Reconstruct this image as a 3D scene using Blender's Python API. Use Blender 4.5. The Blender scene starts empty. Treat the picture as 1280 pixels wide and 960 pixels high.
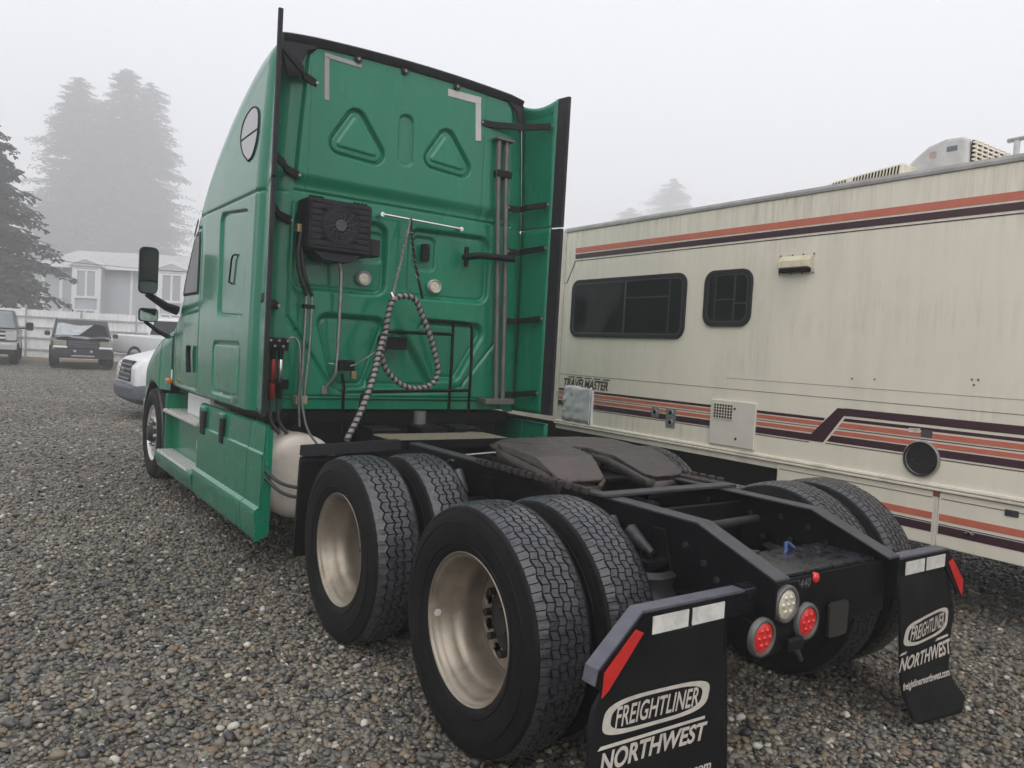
import bpy, math, random
import numpy as np
from mathutils import Vector, Matrix
random.seed(7); RNG = np.random.default_rng(11)
R = math.radians
S = bpy.context.scene
COL = S.collection

# ------------------------------------------------------------------ camera
CAMP = Vector((-2.848, -2.566, 1.629)); YAW = R(35.266); PITCH = R(-2.36); ROLL = R(3.217); FPX = 958.4
fw = Vector((math.sin(YAW)*math.cos(PITCH), math.cos(YAW)*math.cos(PITCH), math.sin(PITCH)))
r0 = Vector((math.cos(YAW), -math.sin(YAW), 0)); u0 = r0.cross(fw)
cr = r0*math.cos(ROLL) + u0*math.sin(ROLL); cu = -r0*math.sin(ROLL) + u0*math.cos(ROLL)
cam = bpy.data.cameras.new('camera'); camo = bpy.data.objects.new('camera', cam); COL.objects.link(camo)
m = Matrix((cr, cu, -fw)).transposed().to_4x4(); m.translation = CAMP
camo.matrix_world = m
cam.sensor_width = 36; cam.lens = FPX/1280*36; cam.clip_start = .05; cam.clip_end = 3000
S.camera = camo
def at(px, py, depth):            # a place in the yard seen at a pixel, a given distance away
    return CAMP + (fw + cr*((px-640)/FPX) - cu*((py-480)/FPX))*depth

# ------------------------------------------------------------------ sky, sun, exposure
SUN_EL, SUN_AZ = R(48), R(-152)    # high soft sun lost in the fog, behind the camera
w = bpy.data.worlds.new('World'); S.world = w; w.use_nodes = True
nt = w.node_tree; nt.nodes.clear()
sky = nt.nodes.new('ShaderNodeTexSky'); sky.sky_type = 'NISHITA'; sky.sun_disc = False
sky.sun_elevation = SUN_EL; sky.sun_rotation = SUN_AZ; sky.air_density = 1.0; sky.dust_density = 6.0
hs = nt.nodes.new('ShaderNodeHueSaturation'); hs.inputs['Saturation'].default_value = .12
mx = nt.nodes.new('ShaderNodeMix'); mx.data_type = 'RGBA'; mx.inputs['Factor'].default_value = .8
mx.inputs['B'].default_value = (11.6, 11.8, 12.7, 1)      # an even layer of stratus
bg = nt.nodes.new('ShaderNodeBackground'); bg.inputs['Strength'].default_value = .1
wo = nt.nodes.new('ShaderNodeOutputWorld')
nt.links.new(sky.outputs[0], hs.inputs['Color']); nt.links.new(hs.outputs[0], mx.inputs['A'])
nt.links.new(mx.outputs['Result'], bg.inputs['Color']); nt.links.new(bg.outputs[0], wo.inputs[0])
sun = bpy.data.lights.new('sun', 'SUN'); sun.energy = 1.45; sun.angle = R(60); sun.color = (1, .97, .93)
suno = bpy.data.objects.new('sun', sun); COL.objects.link(suno)
sd = Vector((math.sin(SUN_AZ)*math.cos(SUN_EL), math.cos(SUN_AZ)*math.cos(SUN_EL), math.sin(SUN_EL)))
suno.rotation_euler = sd.to_track_quat('Z', 'Y').to_euler(); suno.location = (0, 0, 60)
S.view_settings.view_transform = 'Standard'; S.view_settings.look = 'None'
S.view_settings.exposure = 0.12; S.view_settings.gamma = 1
S.render.engine = 'CYCLES'
S.cycles.volume_bounces = 4; S.cycles.max_bounces = 8

# ------------------------------------------------------------------ materials
MATS = {}
def mat(name, col, rough=.6, metal=0., coat=0., var=.0, vscale=6., bump=0., bscale=60., stretch=(1,1,1), dirt=None, dirt_amt=.5, dirt_scale=3., spec=.5, rvar=0., sheen=0.):
    """procedural paint/metal/rubber: base colour with noise variation, optional dirt and fine relief"""
    if name in MATS: return MATS[name]
    M = bpy.data.materials.new(name); M.use_nodes = True
    t = M.node_tree; b = t.nodes['Principled BSDF']; L = t.links.new
    b.inputs['Base Color'].default_value = (*col, 1); b.inputs['Roughness'].default_value = rough
    b.inputs['Metallic'].default_value = metal; b.inputs['Coat Weight'].default_value = coat
    b.inputs['Coat Roughness'].default_value = .12; b.inputs['Specular IOR Level'].default_value = spec
    if sheen: b.inputs['Sheen Weight'].default_value = sheen; b.inputs['Sheen Roughness'].default_value = .45
    tc = t.nodes.new('ShaderNodeTexCoord'); mp = t.nodes.new('ShaderNodeMapping'); mp.inputs['Scale'].default_value = stretch
    L(tc.outputs['Object'], mp.inputs['Vector'])
    cur = None
    if var or rvar:
        n = t.nodes.new('ShaderNodeTexNoise'); n.inputs['Scale'].default_value = vscale; n.inputs['Detail'].default_value = 6; n.inputs['Roughness'].default_value = .62
        L(mp.outputs[0], n.inputs['Vector'])
        r = t.nodes.new('ShaderNodeValToRGB'); r.color_ramp.elements[0].position = .3; r.color_ramp.elements[1].position = .72
        r.color_ramp.elements[0].color = (*[c*(1-var) for c in col], 1); r.color_ramp.elements[1].color = (*[min(1, c*(1+var)) for c in col], 1)
        L(n.outputs['Fac'], r.inputs[0]); cur = r.outputs[0]
        if rvar:
            mr = t.nodes.new('ShaderNodeMapRange'); mr.inputs['From Min'].default_value = .3; mr.inputs['From Max'].default_value = .7
            mr.inputs['To Min'].default_value = max(.03, rough-rvar); mr.inputs['To Max'].default_value = min(1, rough+rvar)
            L(n.outputs['Fac'], mr.inputs['Value']); L(mr.outputs[0], b.inputs['Roughness'])
    if dirt:
        n = t.nodes.new('ShaderNodeTexNoise'); n.inputs['Scale'].default_value = dirt_scale; n.inputs['Detail'].default_value = 8; n.inputs['Roughness'].default_value = .7
        L(mp.outputs[0], n.inputs['Vector'])
        r = t.nodes.new('ShaderNodeValToRGB'); r.color_ramp.elements[0].position = .5; r.color_ramp.elements[1].position = .75
        r.color_ramp.elements[0].color = (0,0,0,1); r.color_ramp.elements[1].color = (dirt_amt,)*3+(1,)
        L(n.outputs['Fac'], r.inputs[0])
        x = t.nodes.new('ShaderNodeMix'); x.data_type = 'RGBA'
        L(r.outputs[0], x.inputs['Factor'])
        if cur: L(cur, x.inputs['A'])
        else: x.inputs['A'].default_value = (*col, 1)
        x.inputs['B'].default_value = (*dirt, 1); cur = x.outputs['Result']
    if cur: L(cur, b.inputs['Base Color'])
    if bump:
        n = t.nodes.new('ShaderNodeTexNoise'); n.inputs['Scale'].default_value = bscale; n.inputs['Detail'].default_value = 5
        L(mp.outputs[0], n.inputs['Vector'])
        bp = t.nodes.new('ShaderNodeBump'); bp.inputs['Strength'].default_value = bump; bp.inputs['Distance'].default_value = .01
        L(n.outputs['Fac'], bp.inputs['Height']); L(bp.outputs[0], b.inputs['Normal'])
    MATS[name] = M
    return M
GREEN = mat('green_truck_paint', (.003,.178,.094), .26, 0, .65, .09, 2.0, .012, 180, (1,1,.3), (.022,.145,.095), .45, 2.6, rvar=.07, spec=.2)
RUBTRIM = mat('black_rubber_trim', (.020,.019,.022), .55, var=.25, vscale=12, bump=.05, spec=.2)
BLACKPL = mat('black_plastic', (.008,.008,.010), .5, var=.25, vscale=20, bump=.06, bscale=250, spec=.18)
FRAME = mat('black_frame_paint', (.005,.0055,.007), .45, 0, .0, .35, 9, .08, 120, dirt=(.035,.03,.026), dirt_amt=.3, dirt_scale=7, spec=.14)
FRAMETOP = mat('grey_frame_top', (.045,.045,.052), .45, .1, 0, .35, 12, .08, 120, dirt=(.10,.085,.07), dirt_amt=.4, dirt_scale=9)  # lighter grey than the black rail webs
TYRE = mat('tyre_rubber', (.0085,.0085,.009), .66, var=.25, vscale=14, bump=.07, bscale=160, dirt=(.04,.036,.031), dirt_amt=.35, dirt_scale=6, spec=.15)
TREAD = mat('tread_rubber_sky_sheen', (.048,.049,.055), .31, var=.4, vscale=30, bump=.05, bscale=200, dirt=(.07,.066,.06), dirt_amt=.3, dirt_scale=9, rvar=.1)  # sky sheen on the wet tread is put into this bluish base colour
RIM = mat('dusty_alloy_rim', (.32,.275,.22), .38, .55, 0, .2, 7, .04, 60, dirt=(.10,.075,.05), dirt_amt=.75, dirt_scale=5, rvar=.1)
HUBM = mat('grimy_hub', (.032,.028,.025), .6, .3, var=.4, vscale=20, bump=.1)
STEEL = mat('brushed_steel_tube', (.30,.29,.27), .38, .75, var=.25, vscale=16, rvar=.1)
GREYTUBE = mat('grey_exhaust_tube', (.14,.135,.125), .5, .35, var=.25, vscale=8)
CHROME = mat('chrome', (.75,.75,.74), .14, 1.)
TANK = mat('dusty_aluminium_tank', (.60,.54,.47), .5, .15, var=.12, vscale=4, dirt=(.22,.17,.13), dirt_amt=.5, dirt_scale=3)
GREASE = mat('greasy_cast_iron', (.048,.041,.039), .42, .12, var=.5, vscale=18, bump=.35, bscale=55, dirt=(.15,.055,.022), dirt_amt=.5, dirt_scale=2.2, rvar=.1)
DECKM = mat('aluminium_tread_plate', (.38,.33,.25), .45, .5, var=.2, vscale=10)
FLAP = mat('black_flap_rubber', (.008,.0085,.009), .55, var=.3, vscale=5, bump=.03, dirt=(.03,.03,.03), dirt_amt=.35, dirt_scale=3, spec=.16)
PRINT = mat('faded_silver_print', (.52,.48,.42), .6, var=.15, vscale=25)
TAPEW = mat('white_reflective_tape', (.62,.61,.56), .4, var=.2, vscale=25)
TAPER = mat('red_reflective_tape', (.55,.025,.02), .35, var=.15, vscale=25)
SILVER = mat('silver_tape', (.50,.48,.46), .45, .1, var=.12)
REDLENS = mat('red_lamp_lens', (.62,.018,.015), .18, 0, .6, var=.25, vscale=90)
CLEARLENS = mat('clear_lamp_lens', (.62,.58,.46), .15, .2, .6, var=.3, vscale=90)
AMBER = mat('amber_lens', (.65,.13,.01), .2, 0, .5)
GLASSD = mat('dark_window_glass', (.010,.012,.013), .08, 0, 0, spec=.12)
MIRROR = mat('mirror_glass', (.035,.042,.040), .05, .6)
ALUSTEP = mat('aluminium_step', (.62,.61,.58), .4, .5, var=.12, vscale=12)
REDANO = mat('red_anodised', (.38,.02,.02), .35, .5)
BLUEH = mat('blue_hose', (.02,.05,.16), .45)
HOSE = mat('black_hose', (.02,.02,.021), .5, var=.2)
HOSEWRAP = mat('grey_hose_wrap', (.24,.22,.205), .6, var=.25, vscale=30)
BRASS = mat('brass_fitting', (.35,.26,.13), .4, .7)
FANG = mat('condenser_plastic', (.014,.013,.017), .5, var=.2, vscale=15, bump=.04, spec=.25)
CREAM = mat('cream_motorhome_skin', (.80,.74,.61), .38, 0, .15, .04, 1.5, .10, 1.3, (1, 2.0, .5), (.40,.37,.30), .25, 1.2)
def grime(M):
    # run-off streaks: fine vertical lines gathered in a few soiled patches
    t = M.node_tree; b = t.nodes['Principled BSDF']; L = t.links.new; src = b.inputs['Base Color'].links[0].from_socket
    tc = t.nodes.new('ShaderNodeTexCoord'); m1 = t.nodes.new('ShaderNodeMapping'); m1.inputs['Scale'].default_value = (1, 9, .55); L(tc.outputs['Object'], m1.inputs[0])
    n1 = t.nodes.new('ShaderNodeTexNoise'); n1.inputs['Scale'].default_value = 2.2; n1.inputs['Detail'].default_value = 7; n1.inputs['Roughness'].default_value = .7; L(m1.outputs[0], n1.inputs['Vector'])
    m2 = t.nodes.new('ShaderNodeMapping'); m2.inputs['Scale'].default_value = (1, .8, 1.3); L(tc.outputs['Object'], m2.inputs[0])
    n2 = t.nodes.new('ShaderNodeTexNoise'); n2.inputs['Scale'].default_value = 1.3; n2.inputs['Detail'].default_value = 4; L(m2.outputs[0], n2.inputs['Vector'])
    r1 = t.nodes.new('ShaderNodeMapRange'); r1.inputs['From Min'].default_value = .45; r1.inputs['From Max'].default_value = .72; L(n1.outputs['Fac'], r1.inputs['Value'])
    r2 = t.nodes.new('ShaderNodeMapRange'); r2.inputs['From Min'].default_value = .50; r2.inputs['From Max'].default_value = .68; L(n2.outputs['Fac'], r2.inputs['Value'])
    mu = t.nodes.new('ShaderNodeMath'); mu.operation = 'MULTIPLY'
    sx = t.nodes.new('ShaderNodeSeparateXYZ'); L(tc.outputs['Object'], sx.inputs[0]); rt = t.nodes.new('ShaderNodeMapRange'); rt.inputs['From Min'].default_value = 2.35; rt.inputs['From Max'].default_value = 3.0; rt.inputs['To Max'].default_value = .75; L(sx.outputs['Z'], rt.inputs['Value'])
    ad = t.nodes.new('ShaderNodeMath'); ad.operation = 'ADD'; L(r2.outputs[0], ad.inputs[0]); L(rt.outputs[0], ad.inputs[1])
    L(r1.outputs[0], mu.inputs[0]); L(ad.outputs[0], mu.inputs[1])
    m3 = t.nodes.new('ShaderNodeMath'); m3.operation = 'MULTIPLY'; L(mu.outputs[0], m3.inputs[0]); m3.inputs[1].default_value = .40
    x = t.nodes.new('ShaderNodeMix'); x.data_type = 'RGBA'; L(m3.outputs[0], x.inputs['Factor']); L(src, x.inputs['A']); x.inputs['B'].default_value = (.22,.20,.16,1)
    L(x.outputs['Result'], b.inputs['Base Color'])
grime(CREAM)
CREAM2 = mat('cream_trim', (.70,.65,.55), .5, var=.07, vscale=8, dirt=(.3,.26,.2), dirt_amt=.5, dirt_scale=5)
ORANGE = mat('faded_orange_stripe', (.56,.155,.095), .5, var=.10, vscale=8)
MAROON = mat('maroon_stripe', (.045,.012,.022), .45, var=.15, vscale=8)
BLUEST = mat('navy_pinstripe', (.04,.05,.09), .45)
WHITEPT = mat('white_paint', (.74,.75,.76), .35, 0, .3, .04, 3, dirt=(.35,.33,.3), dirt_amt=.25, dirt_scale=3)
FOILW = mat('white_patch_panel', (.62,.64,.63), .4, 0, .1, .12, 8, .12, 14)
RUST = mat('rust', (.22,.09,.03), .8, var=.4, vscale=30)
GALV = mat('galvanised_plate', (.32,.33,.34), .4, .6, var=.2, vscale=30)
DARKVOID = mat('dark_parts_and_shade', (.006,.006,.006), .8, var=.3, spec=.1)  # dark parts; also openings and undersides with their shade put in the colour
SHROUD = mat('weathered_grey_shroud', (.50,.50,.50), .55, var=.14, vscale=5, dirt=(.3,.29,.27), dirt_amt=.5, dirt_scale=3)
CARBLK = mat('black_car_paint', (.014,.014,.016), .3, 0, .4, .2, 4)
CARGRY = mat('dark_grey_car_paint', (.02,.022,.026), .3, 0, .4, .2, 4)
BUMPG = mat('grey_bumper_plastic', (.075,.083,.105), .55, var=.15, vscale=8)
HEADL = mat('headlamp_lens', (.50,.50,.50), .15, .3, .5, var=.3, vscale=20)
HEADY = mat('yellowed_headlamp', (.30,.27,.22), .25, .2, .4, var=.3, vscale=10)
SIDING = mat('pale_grey_siding', (.46,.48,.51), .7, var=.06)  # base lightened so the colour carries some of the fog haze
HTRIM = mat('white_house_trim', (.78,.78,.79), .6)
ROOFM = mat('grey_shingle_roof', (.40,.40,.41), .85, var=.25, vscale=4)  # shingle colour lightened with fog haze
HGLASS = mat('house_window_glass', (.38,.40,.42), .1, 0, .3)  # pane colour raised toward the pale fog in front of it
FENCEM = mat('white_metal_fence', (.72,.73,.73), .55, var=.08, vscale=2, dirt=(.4,.39,.37), dirt_amt=.5, dirt_scale=.7)
FPOST = mat('weathered_fence_rail', (.36,.36,.36), .7, var=.2)
DIRT = mat('dry_grass_verge', (.20,.145,.075), .95, var=.35, vscale=1.5, bump=.6, bscale=20)
NEEDLE = mat('fir_needles', (.055,.066,.056), .8, var=.45, vscale=.8)
BARK = mat('fir_bark', (.05,.04,.032), .9, var=.3, vscale=5, bump=.4, bscale=12)
WIREM = mat('black_wire', (.02,.02,.02), .6)

# ------------------------------------------------------------------ helpers
class MB:
    """collects shapes; build() links them as ONE mesh object"""
    def __init__(s): s.v = []; s.f = []
    def add(s, vs, fs):
        o = len(s.v); s.v += [tuple(v) for v in vs]; s.f += [tuple(i+o for i in f) for f in fs]; return s
    def box(s, x0, x1, y0, y1, z0, z1):
        x0, x1 = sorted((x0, x1)); y0, y1 = sorted((y0, y1)); z0, z1 = sorted((z0, z1))
        return s.add([(x0,y0,z0),(x1,y0,z0),(x1,y1,z0),(x0,y1,z0),(x0,y0,z1),(x1,y0,z1),(x1,y1,z1),(x0,y1,z1)],
                     [(3,2,1,0),(4,5,6,7),(0,1,5,4),(1,2,6,5),(2,3,7,6),(3,0,4,7)])
    def hexa(s, a, b):      # two quads (a bottom, b top), same winding
        return s.add(list(a)+list(b), [(3,2,1,0),(4,5,6,7),(0,1,5,4),(1,2,6,5),(2,3,7,6),(3,0,4,7)])
    def prism(s, poly, ax, d0, d1):     # poly in the two other axes, extruded along axis ax
        n = len(poly); A = []
        for d in (d0, d1):
            for p, q in poly:
                A.append({0:(d,p,q), 1:(p,d,q), 2:(p,q,d)}[ax])
        return s.add(A, [tuple(range(n))[::-1], tuple(range(n, 2*n))] + [(i,(i+1)%n,n+(i+1)%n,n+i) for i in range(n)])
    def tube(s, pts, r, seg=8, caps=True, radii=None):
        pts = [Vector(p) for p in pts]; n = len(pts); rings = []
        T = [(pts[min(i+1,n-1)]-pts[max(i-1,0)]).normalized() for i in range(n)]
        up = Vector((0,0,1)) if abs(T[0].z) < .9 else Vector((1,0,0))
        N = T[0].cross(up).normalized()
        V = []
        for i in range(n):
            N = (N - T[i]*N.dot(T[i])).normalized(); B = T[i].cross(N)
            rr = radii[i] if radii else r
            for k in range(seg):
                a = 2*math.pi*k/seg; V.append(pts[i]+N*(rr*math.cos(a))+B*(rr*math.sin(a)))
        F = [(i*seg+k, i*seg+(k+1)%seg, (i+1)*seg+(k+1)%seg, (i+1)*seg+k) for i in range(n-1) for k in range(seg)]
        if caps: F += [tuple(range(seg))[::-1], tuple(range((n-1)*seg, n*seg))]
        return s.add(V, F)
    def lathe(s, prof, c=(0,0,0), ax=0, seg=48, close=False):    # prof of (along axis, radius)
        V = []; n = len(prof)
        for a_, r_ in prof:
            for k in range(seg):
                t = 2*math.pi*k/seg; p, q = r_*math.cos(t), r_*math.sin(t)
                V.append({0:(c[0]+a_,c[1]+p,c[2]+q), 1:(c[0]+q,c[1]+a_,c[2]+p), 2:(c[0]+p,c[1]+q,c[2]+a_)}[ax])
        F = [(i*seg+k, i*seg+(k+1)%seg, ((i+1)%n)*seg+(k+1)%seg, ((i+1)%n)*seg+k) for i in range(n if close else n-1) for k in range(seg)]
        return s.add(V, F)
    def disc(s, c, r, ax=1, seg=32, d=0.):
        return s.lathe([(d,r),(d,1e-4)], c, ax, seg)
    def loft(s, secs, caps=True, closed=True):
        n = len(secs[0]); V = [p for q in secs for p in q]
        m_ = n if closed else n-1
        F = [(i*n+k, i*n+(k+1)%n, (i+1)*n+(k+1)%n, (i+1)*n+k) for i in range(len(secs)-1) for k in range(m_)]
        if caps: F += [tuple(range(n))[::-1], tuple(range((len(secs)-1)*n, len(secs)*n))]
        return s.add(V, F)
    def build(s, name, material, parent=None, smooth=None, bevel=0., bseg=2, solid=0., weld=False):
        me = bpy.data.meshes.new(name); me.from_pydata(s.v, [], s.f); me.validate(); me.update()
        return finish(me, name, material, parent, smooth, bevel, bseg, solid)
def finish(me, name, material, parent, smooth=None, bevel=0., bseg=2, solid=0.):
    import bmesh
    bm = bmesh.new(); bm.from_mesh(me); bmesh.ops.recalc_face_normals(bm, faces=bm.faces); bm.to_mesh(me); bm.free()
    o = bpy.data.objects.new(name, me); COL.objects.link(o)
    me.materials.append(material)
    if smooth is not None:
        me.polygons.foreach_set('use_smooth', [True]*len(me.polygons)); me.set_sharp_from_angle(angle=R(smooth))
    if solid:
        d = o.modifiers.new('thickness', 'SOLIDIFY'); d.thickness = solid; d.offset = 0
    if bevel:
        d = o.modifiers.new('bevel', 'BEVEL'); d.width = bevel; d.segments = bseg; d.limit_method = 'ANGLE'; d.angle_limit = R(35)
    if parent: o.parent = parent
    return o
def empty(name, loc=(0,0,0), rz=0., label=None, cat=None, group=None):
    o = bpy.data.objects.new(name, None); COL.objects.link(o); o.location = loc; o.rotation_euler = (0,0,rz); o.empty_display_size = .2
    if label: o['label'] = label; o['category'] = cat
    if group: o['group'] = group
    return o
def copy_tree(o, parent=None):
    c = o.copy(); COL.objects.link(c); c.parent = parent
    for ch in list(o.children): copy_tree(ch, c)
    return c
def rrect(a0, a1, b0, b1, r, n=6):
    P = []
    for (ca, cb, t0) in ((a1-r,b1-r,0),(a0+r,b1-r,90),(a0+r,b0+r,180),(a1-r,b0+r,270)):
        for k in range(n+1):
            t = R(t0+90*k/n); P.append((ca+r*math.cos(t), cb+r*math.sin(t)))
    return P
def ring(outer, inner, ax, d0, d1, mb=None):      # frame between two loops with equal counts
    mb = mb or MB(); n = len(outer); V = []
    for d in (d0, d1):
        for loop in (outer, inner):
            for p, q in loop: V.append({0:(d,p,q), 1:(p,d,q), 2:(p,q,d)}[ax])
    F = []
    for i in range(n):
        j = (i+1) % n
        F += [(i,j,n+j,n+i), (2*n+i,3*n+i,3*n+j,2*n+j), (i,2*n+i,2*n+j,j), (n+i,n+j,3*n+j,3*n+i)]
    return mb.add(V, F)
def spline(pts, n=8):            # Catmull-Rom through points
    P = [Vector(p) for p in pts]; out = []
    for i in range(len(P)-1):
        a = P[max(i-1,0)]; b = P[i]; c = P[i+1]; d = P[min(i+2,len(P)-1)]
        for k in range(n):
            t = k/n; out.append(.5*((2*b)+(c-a)*t+(2*a-5*b+4*c-d)*t*t+(3*b-a-3*c+d)*t**3))
    out.append(P[-1]); return out
def text_mesh(body, size, shear=0., offset=0., width=None, spacing=1.):
    cv = bpy.data.curves.new('lettering', 'FONT'); cv.body = body; cv.size = size; cv.shear = shear; cv.offset = offset; cv.space_character = spacing
    cv.align_x = 'CENTER'; cv.align_y = 'CENTER'; cv.resolution_u = 4
    o = bpy.data.objects.new('lettering', cv); COL.objects.link(o)
    dg = bpy.context.evaluated_depsgraph_get(); me = bpy.data.meshes.new_from_object(o.evaluated_get(dg))
    bpy.data.objects.remove(o); bpy.data.curves.remove(cv)
    v = np.array([x.co[:] for x in me.vertices]); f = [tuple(p.vertices) for p in me.polygons]
    bpy.data.meshes.remove(me)
    v = v[:, :2]; v = v - (v.min(0)+v.max(0))/2
    if width: v[:, 0] *= width/(np.ptp(v[:, 0])); 
    return v, f
def np_mesh(name, V, F, material, parent=None, smooth=None):
    me = bpy.data.meshes.new(name); V = np.asarray(V, dtype=np.float32); F = np.asarray(F, dtype=np.int32)
    k = F.shape[1]
    me.vertices.add(len(V)); me.vertices.foreach_set('co', V.ravel())
    me.loops.add(F.size); me.loops.foreach_set('vertex_index', F.ravel())
    me.polygons.add(len(F)); me.polygons.foreach_set('loop_start', np.arange(0, F.size, k, dtype=np.int32))
    me.update(calc_edges=True); me.validate()
    me.materials.append(material)
    if smooth is not None:
        me.polygons.foreach_set('use_smooth', np.ones(len(F), dtype=bool)); 
        if smooth < 180: me.set_sharp_from_angle(angle=R(smooth))
    o = bpy.data.objects.new(name, me); COL.objects.link(o)
    if parent: o.parent = parent
    return o
def compact(V, F):
    u, inv = np.unique(F, return_inverse=True); return V[u], inv.reshape(F.shape)
def sd_poly(x, z, poly):
    d = np.full(x.shape, 1e9); s = np.ones(x.shape); n = len(poly)
    for i in range(n):
        ax_, az = poly[i]; bx, bz = poly[i-1]
        ex, ez = bx-ax_, bz-az; wx, wz = x-ax_, z-az
        t = np.clip((wx*ex+wz*ez)/(ex*ex+ez*ez), 0, 1)
        d = np.minimum(d, (wx-ex*t)**2+(wz-ez*t)**2)
        c1 = z >= az; c2 = z < bz; c3 = ex*wz > ez*wx
        al = (c1 & c2 & c3) | (~c1 & ~c2 & ~c3); s = np.where(al, -s, s)
    return s*np.sqrt(d)
def sd_rpoly(x, z, poly, r):      # corners rounded: the polygon is shrunk by r, then grown
    c = np.mean(poly, axis=0); P = np.array(poly, float); n = len(P); Q = []
    for i in range(n):
        a, b, d = P[i-1], P[i], P[(i+1) % n]
        e1 = (b-a)/np.linalg.norm(b-a); e2 = (d-b)/np.linalg.norm(d-b)
        n1 = np.array([-e1[1], e1[0]]); n2 = np.array([-e2[1], e2[0]])
        if n1 @ (c-b) < 0: n1 = -n1
        if n2 @ (c-b) < 0: n2 = -n2
        bi = n1+n2; bi = bi/(bi @ n1); Q.append(b+bi*r)
    return sd_poly(x, z, Q)-r
def sd_seg(x, z, a, b):
    ex, ez = b[0]-a[0], b[1]-a[1]; t = np.clip(((x-a[0])*ex+(z-a[1])*ez)/(ex*ex+ez*ez), 0, 1)
    return np.hypot(x-a[0]-ex*t, z-a[1]-ez*t)
gro = lambda d, w_: np.exp(-(d/w_)**2)
sst = lambda d, w_: (lambda t: t*t*(3-2*t))(np.clip(.5-d/w_, 0, 1))     # 1 inside, 0 outside

# ------------------------------------------------------------------ ground
def terrain(x, y):
    d = (x-CAMP.x)*math.sin(YAW)+(y-CAMP.y)*math.cos(YAW)
    t = np.clip((d-14)/(34-14), 0, 1)
    return .26*(t*t*(3-2*t))
def ground_material():
    M = bpy.data.materials.new('gravel_ground'); M.use_nodes = True; t = M.node_tree; b = t.nodes['Principled BSDF']; L = t.links.new
    g = t.nodes.new('ShaderNodeNewGeometry')
    v = t.nodes.new('ShaderNodeTexVoronoi'); v.inputs['Scale'].default_value = 44; v.inputs['Randomness'].default_value = 1
    L(g.outputs['Position'], v.inputs['Vector'])
    sep = t.nodes.new('ShaderNodeSeparateColor'); L(v.outputs['Color'], sep.inputs[0])
    r = t.nodes.new('ShaderNodeValToRGB'); stone_ramp(r); L(sep.outputs[0], r.inputs[0])
    n = t.nodes.new('ShaderNodeTexNoise'); n.inputs['Scale'].default_value = .55; n.inputs['Detail'].default_value = 5; L(g.outputs['Position'], n.inputs['Vector'])
    mr = t.nodes.new('ShaderNodeMapRange'); mr.inputs['From Min'].default_value = .3; mr.inputs['From Max'].default_value = .7; mr.inputs['To Min'].default_value = .68; mr.inputs['To Max'].default_value = 1.15
    L(n.outputs['Fac'], mr.inputs['Value'])
    vm = t.nodes.new('ShaderNodeMix'); vm.data_type = 'RGBA'; vm.blend_type = 'MULTIPLY'; vm.inputs['Factor'].default_value = 1
    L(r.outputs[0], vm.inputs['A']); L(mr.outputs[0], vm.inputs['B'])
    L(vm.outputs['Result'], b.inputs['Base Color'])
    b.inputs['Roughness'].default_value = .6
    bp = t.nodes.new('ShaderNodeBump'); bp.inputs['Strength'].default_value = .9; bp.inputs['Distance'].default_value = .02; bp.invert = True
    L(v.outputs['Distance'], bp.inputs['Height']); L(bp.outputs[0], b.inputs['Normal'])
    return M
def stone_ramp(r):
    cr_ = r.color_ramp; cr_.interpolation = 'LINEAR'
    cols = [(0,(.015,.015,.015)),(.14,(.056,.055,.051)),(.28,(.116,.112,.098)),(.42,(.190,.174,.132)),(.54,(.066,.068,.065)),(.66,(.205,.175,.120)),(.76,(.147,.142,.128)),(.85,(.21,.167,.106)),(.92,(.15,.098,.064)),(1,(.50,.475,.41))]
    while len(cr_.elements) < len(cols): cr_.elements.new(.5)
    for e, (p, c) in zip(cr_.elements, cols): e.position = p; e.color = (*c, 1)
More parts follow.
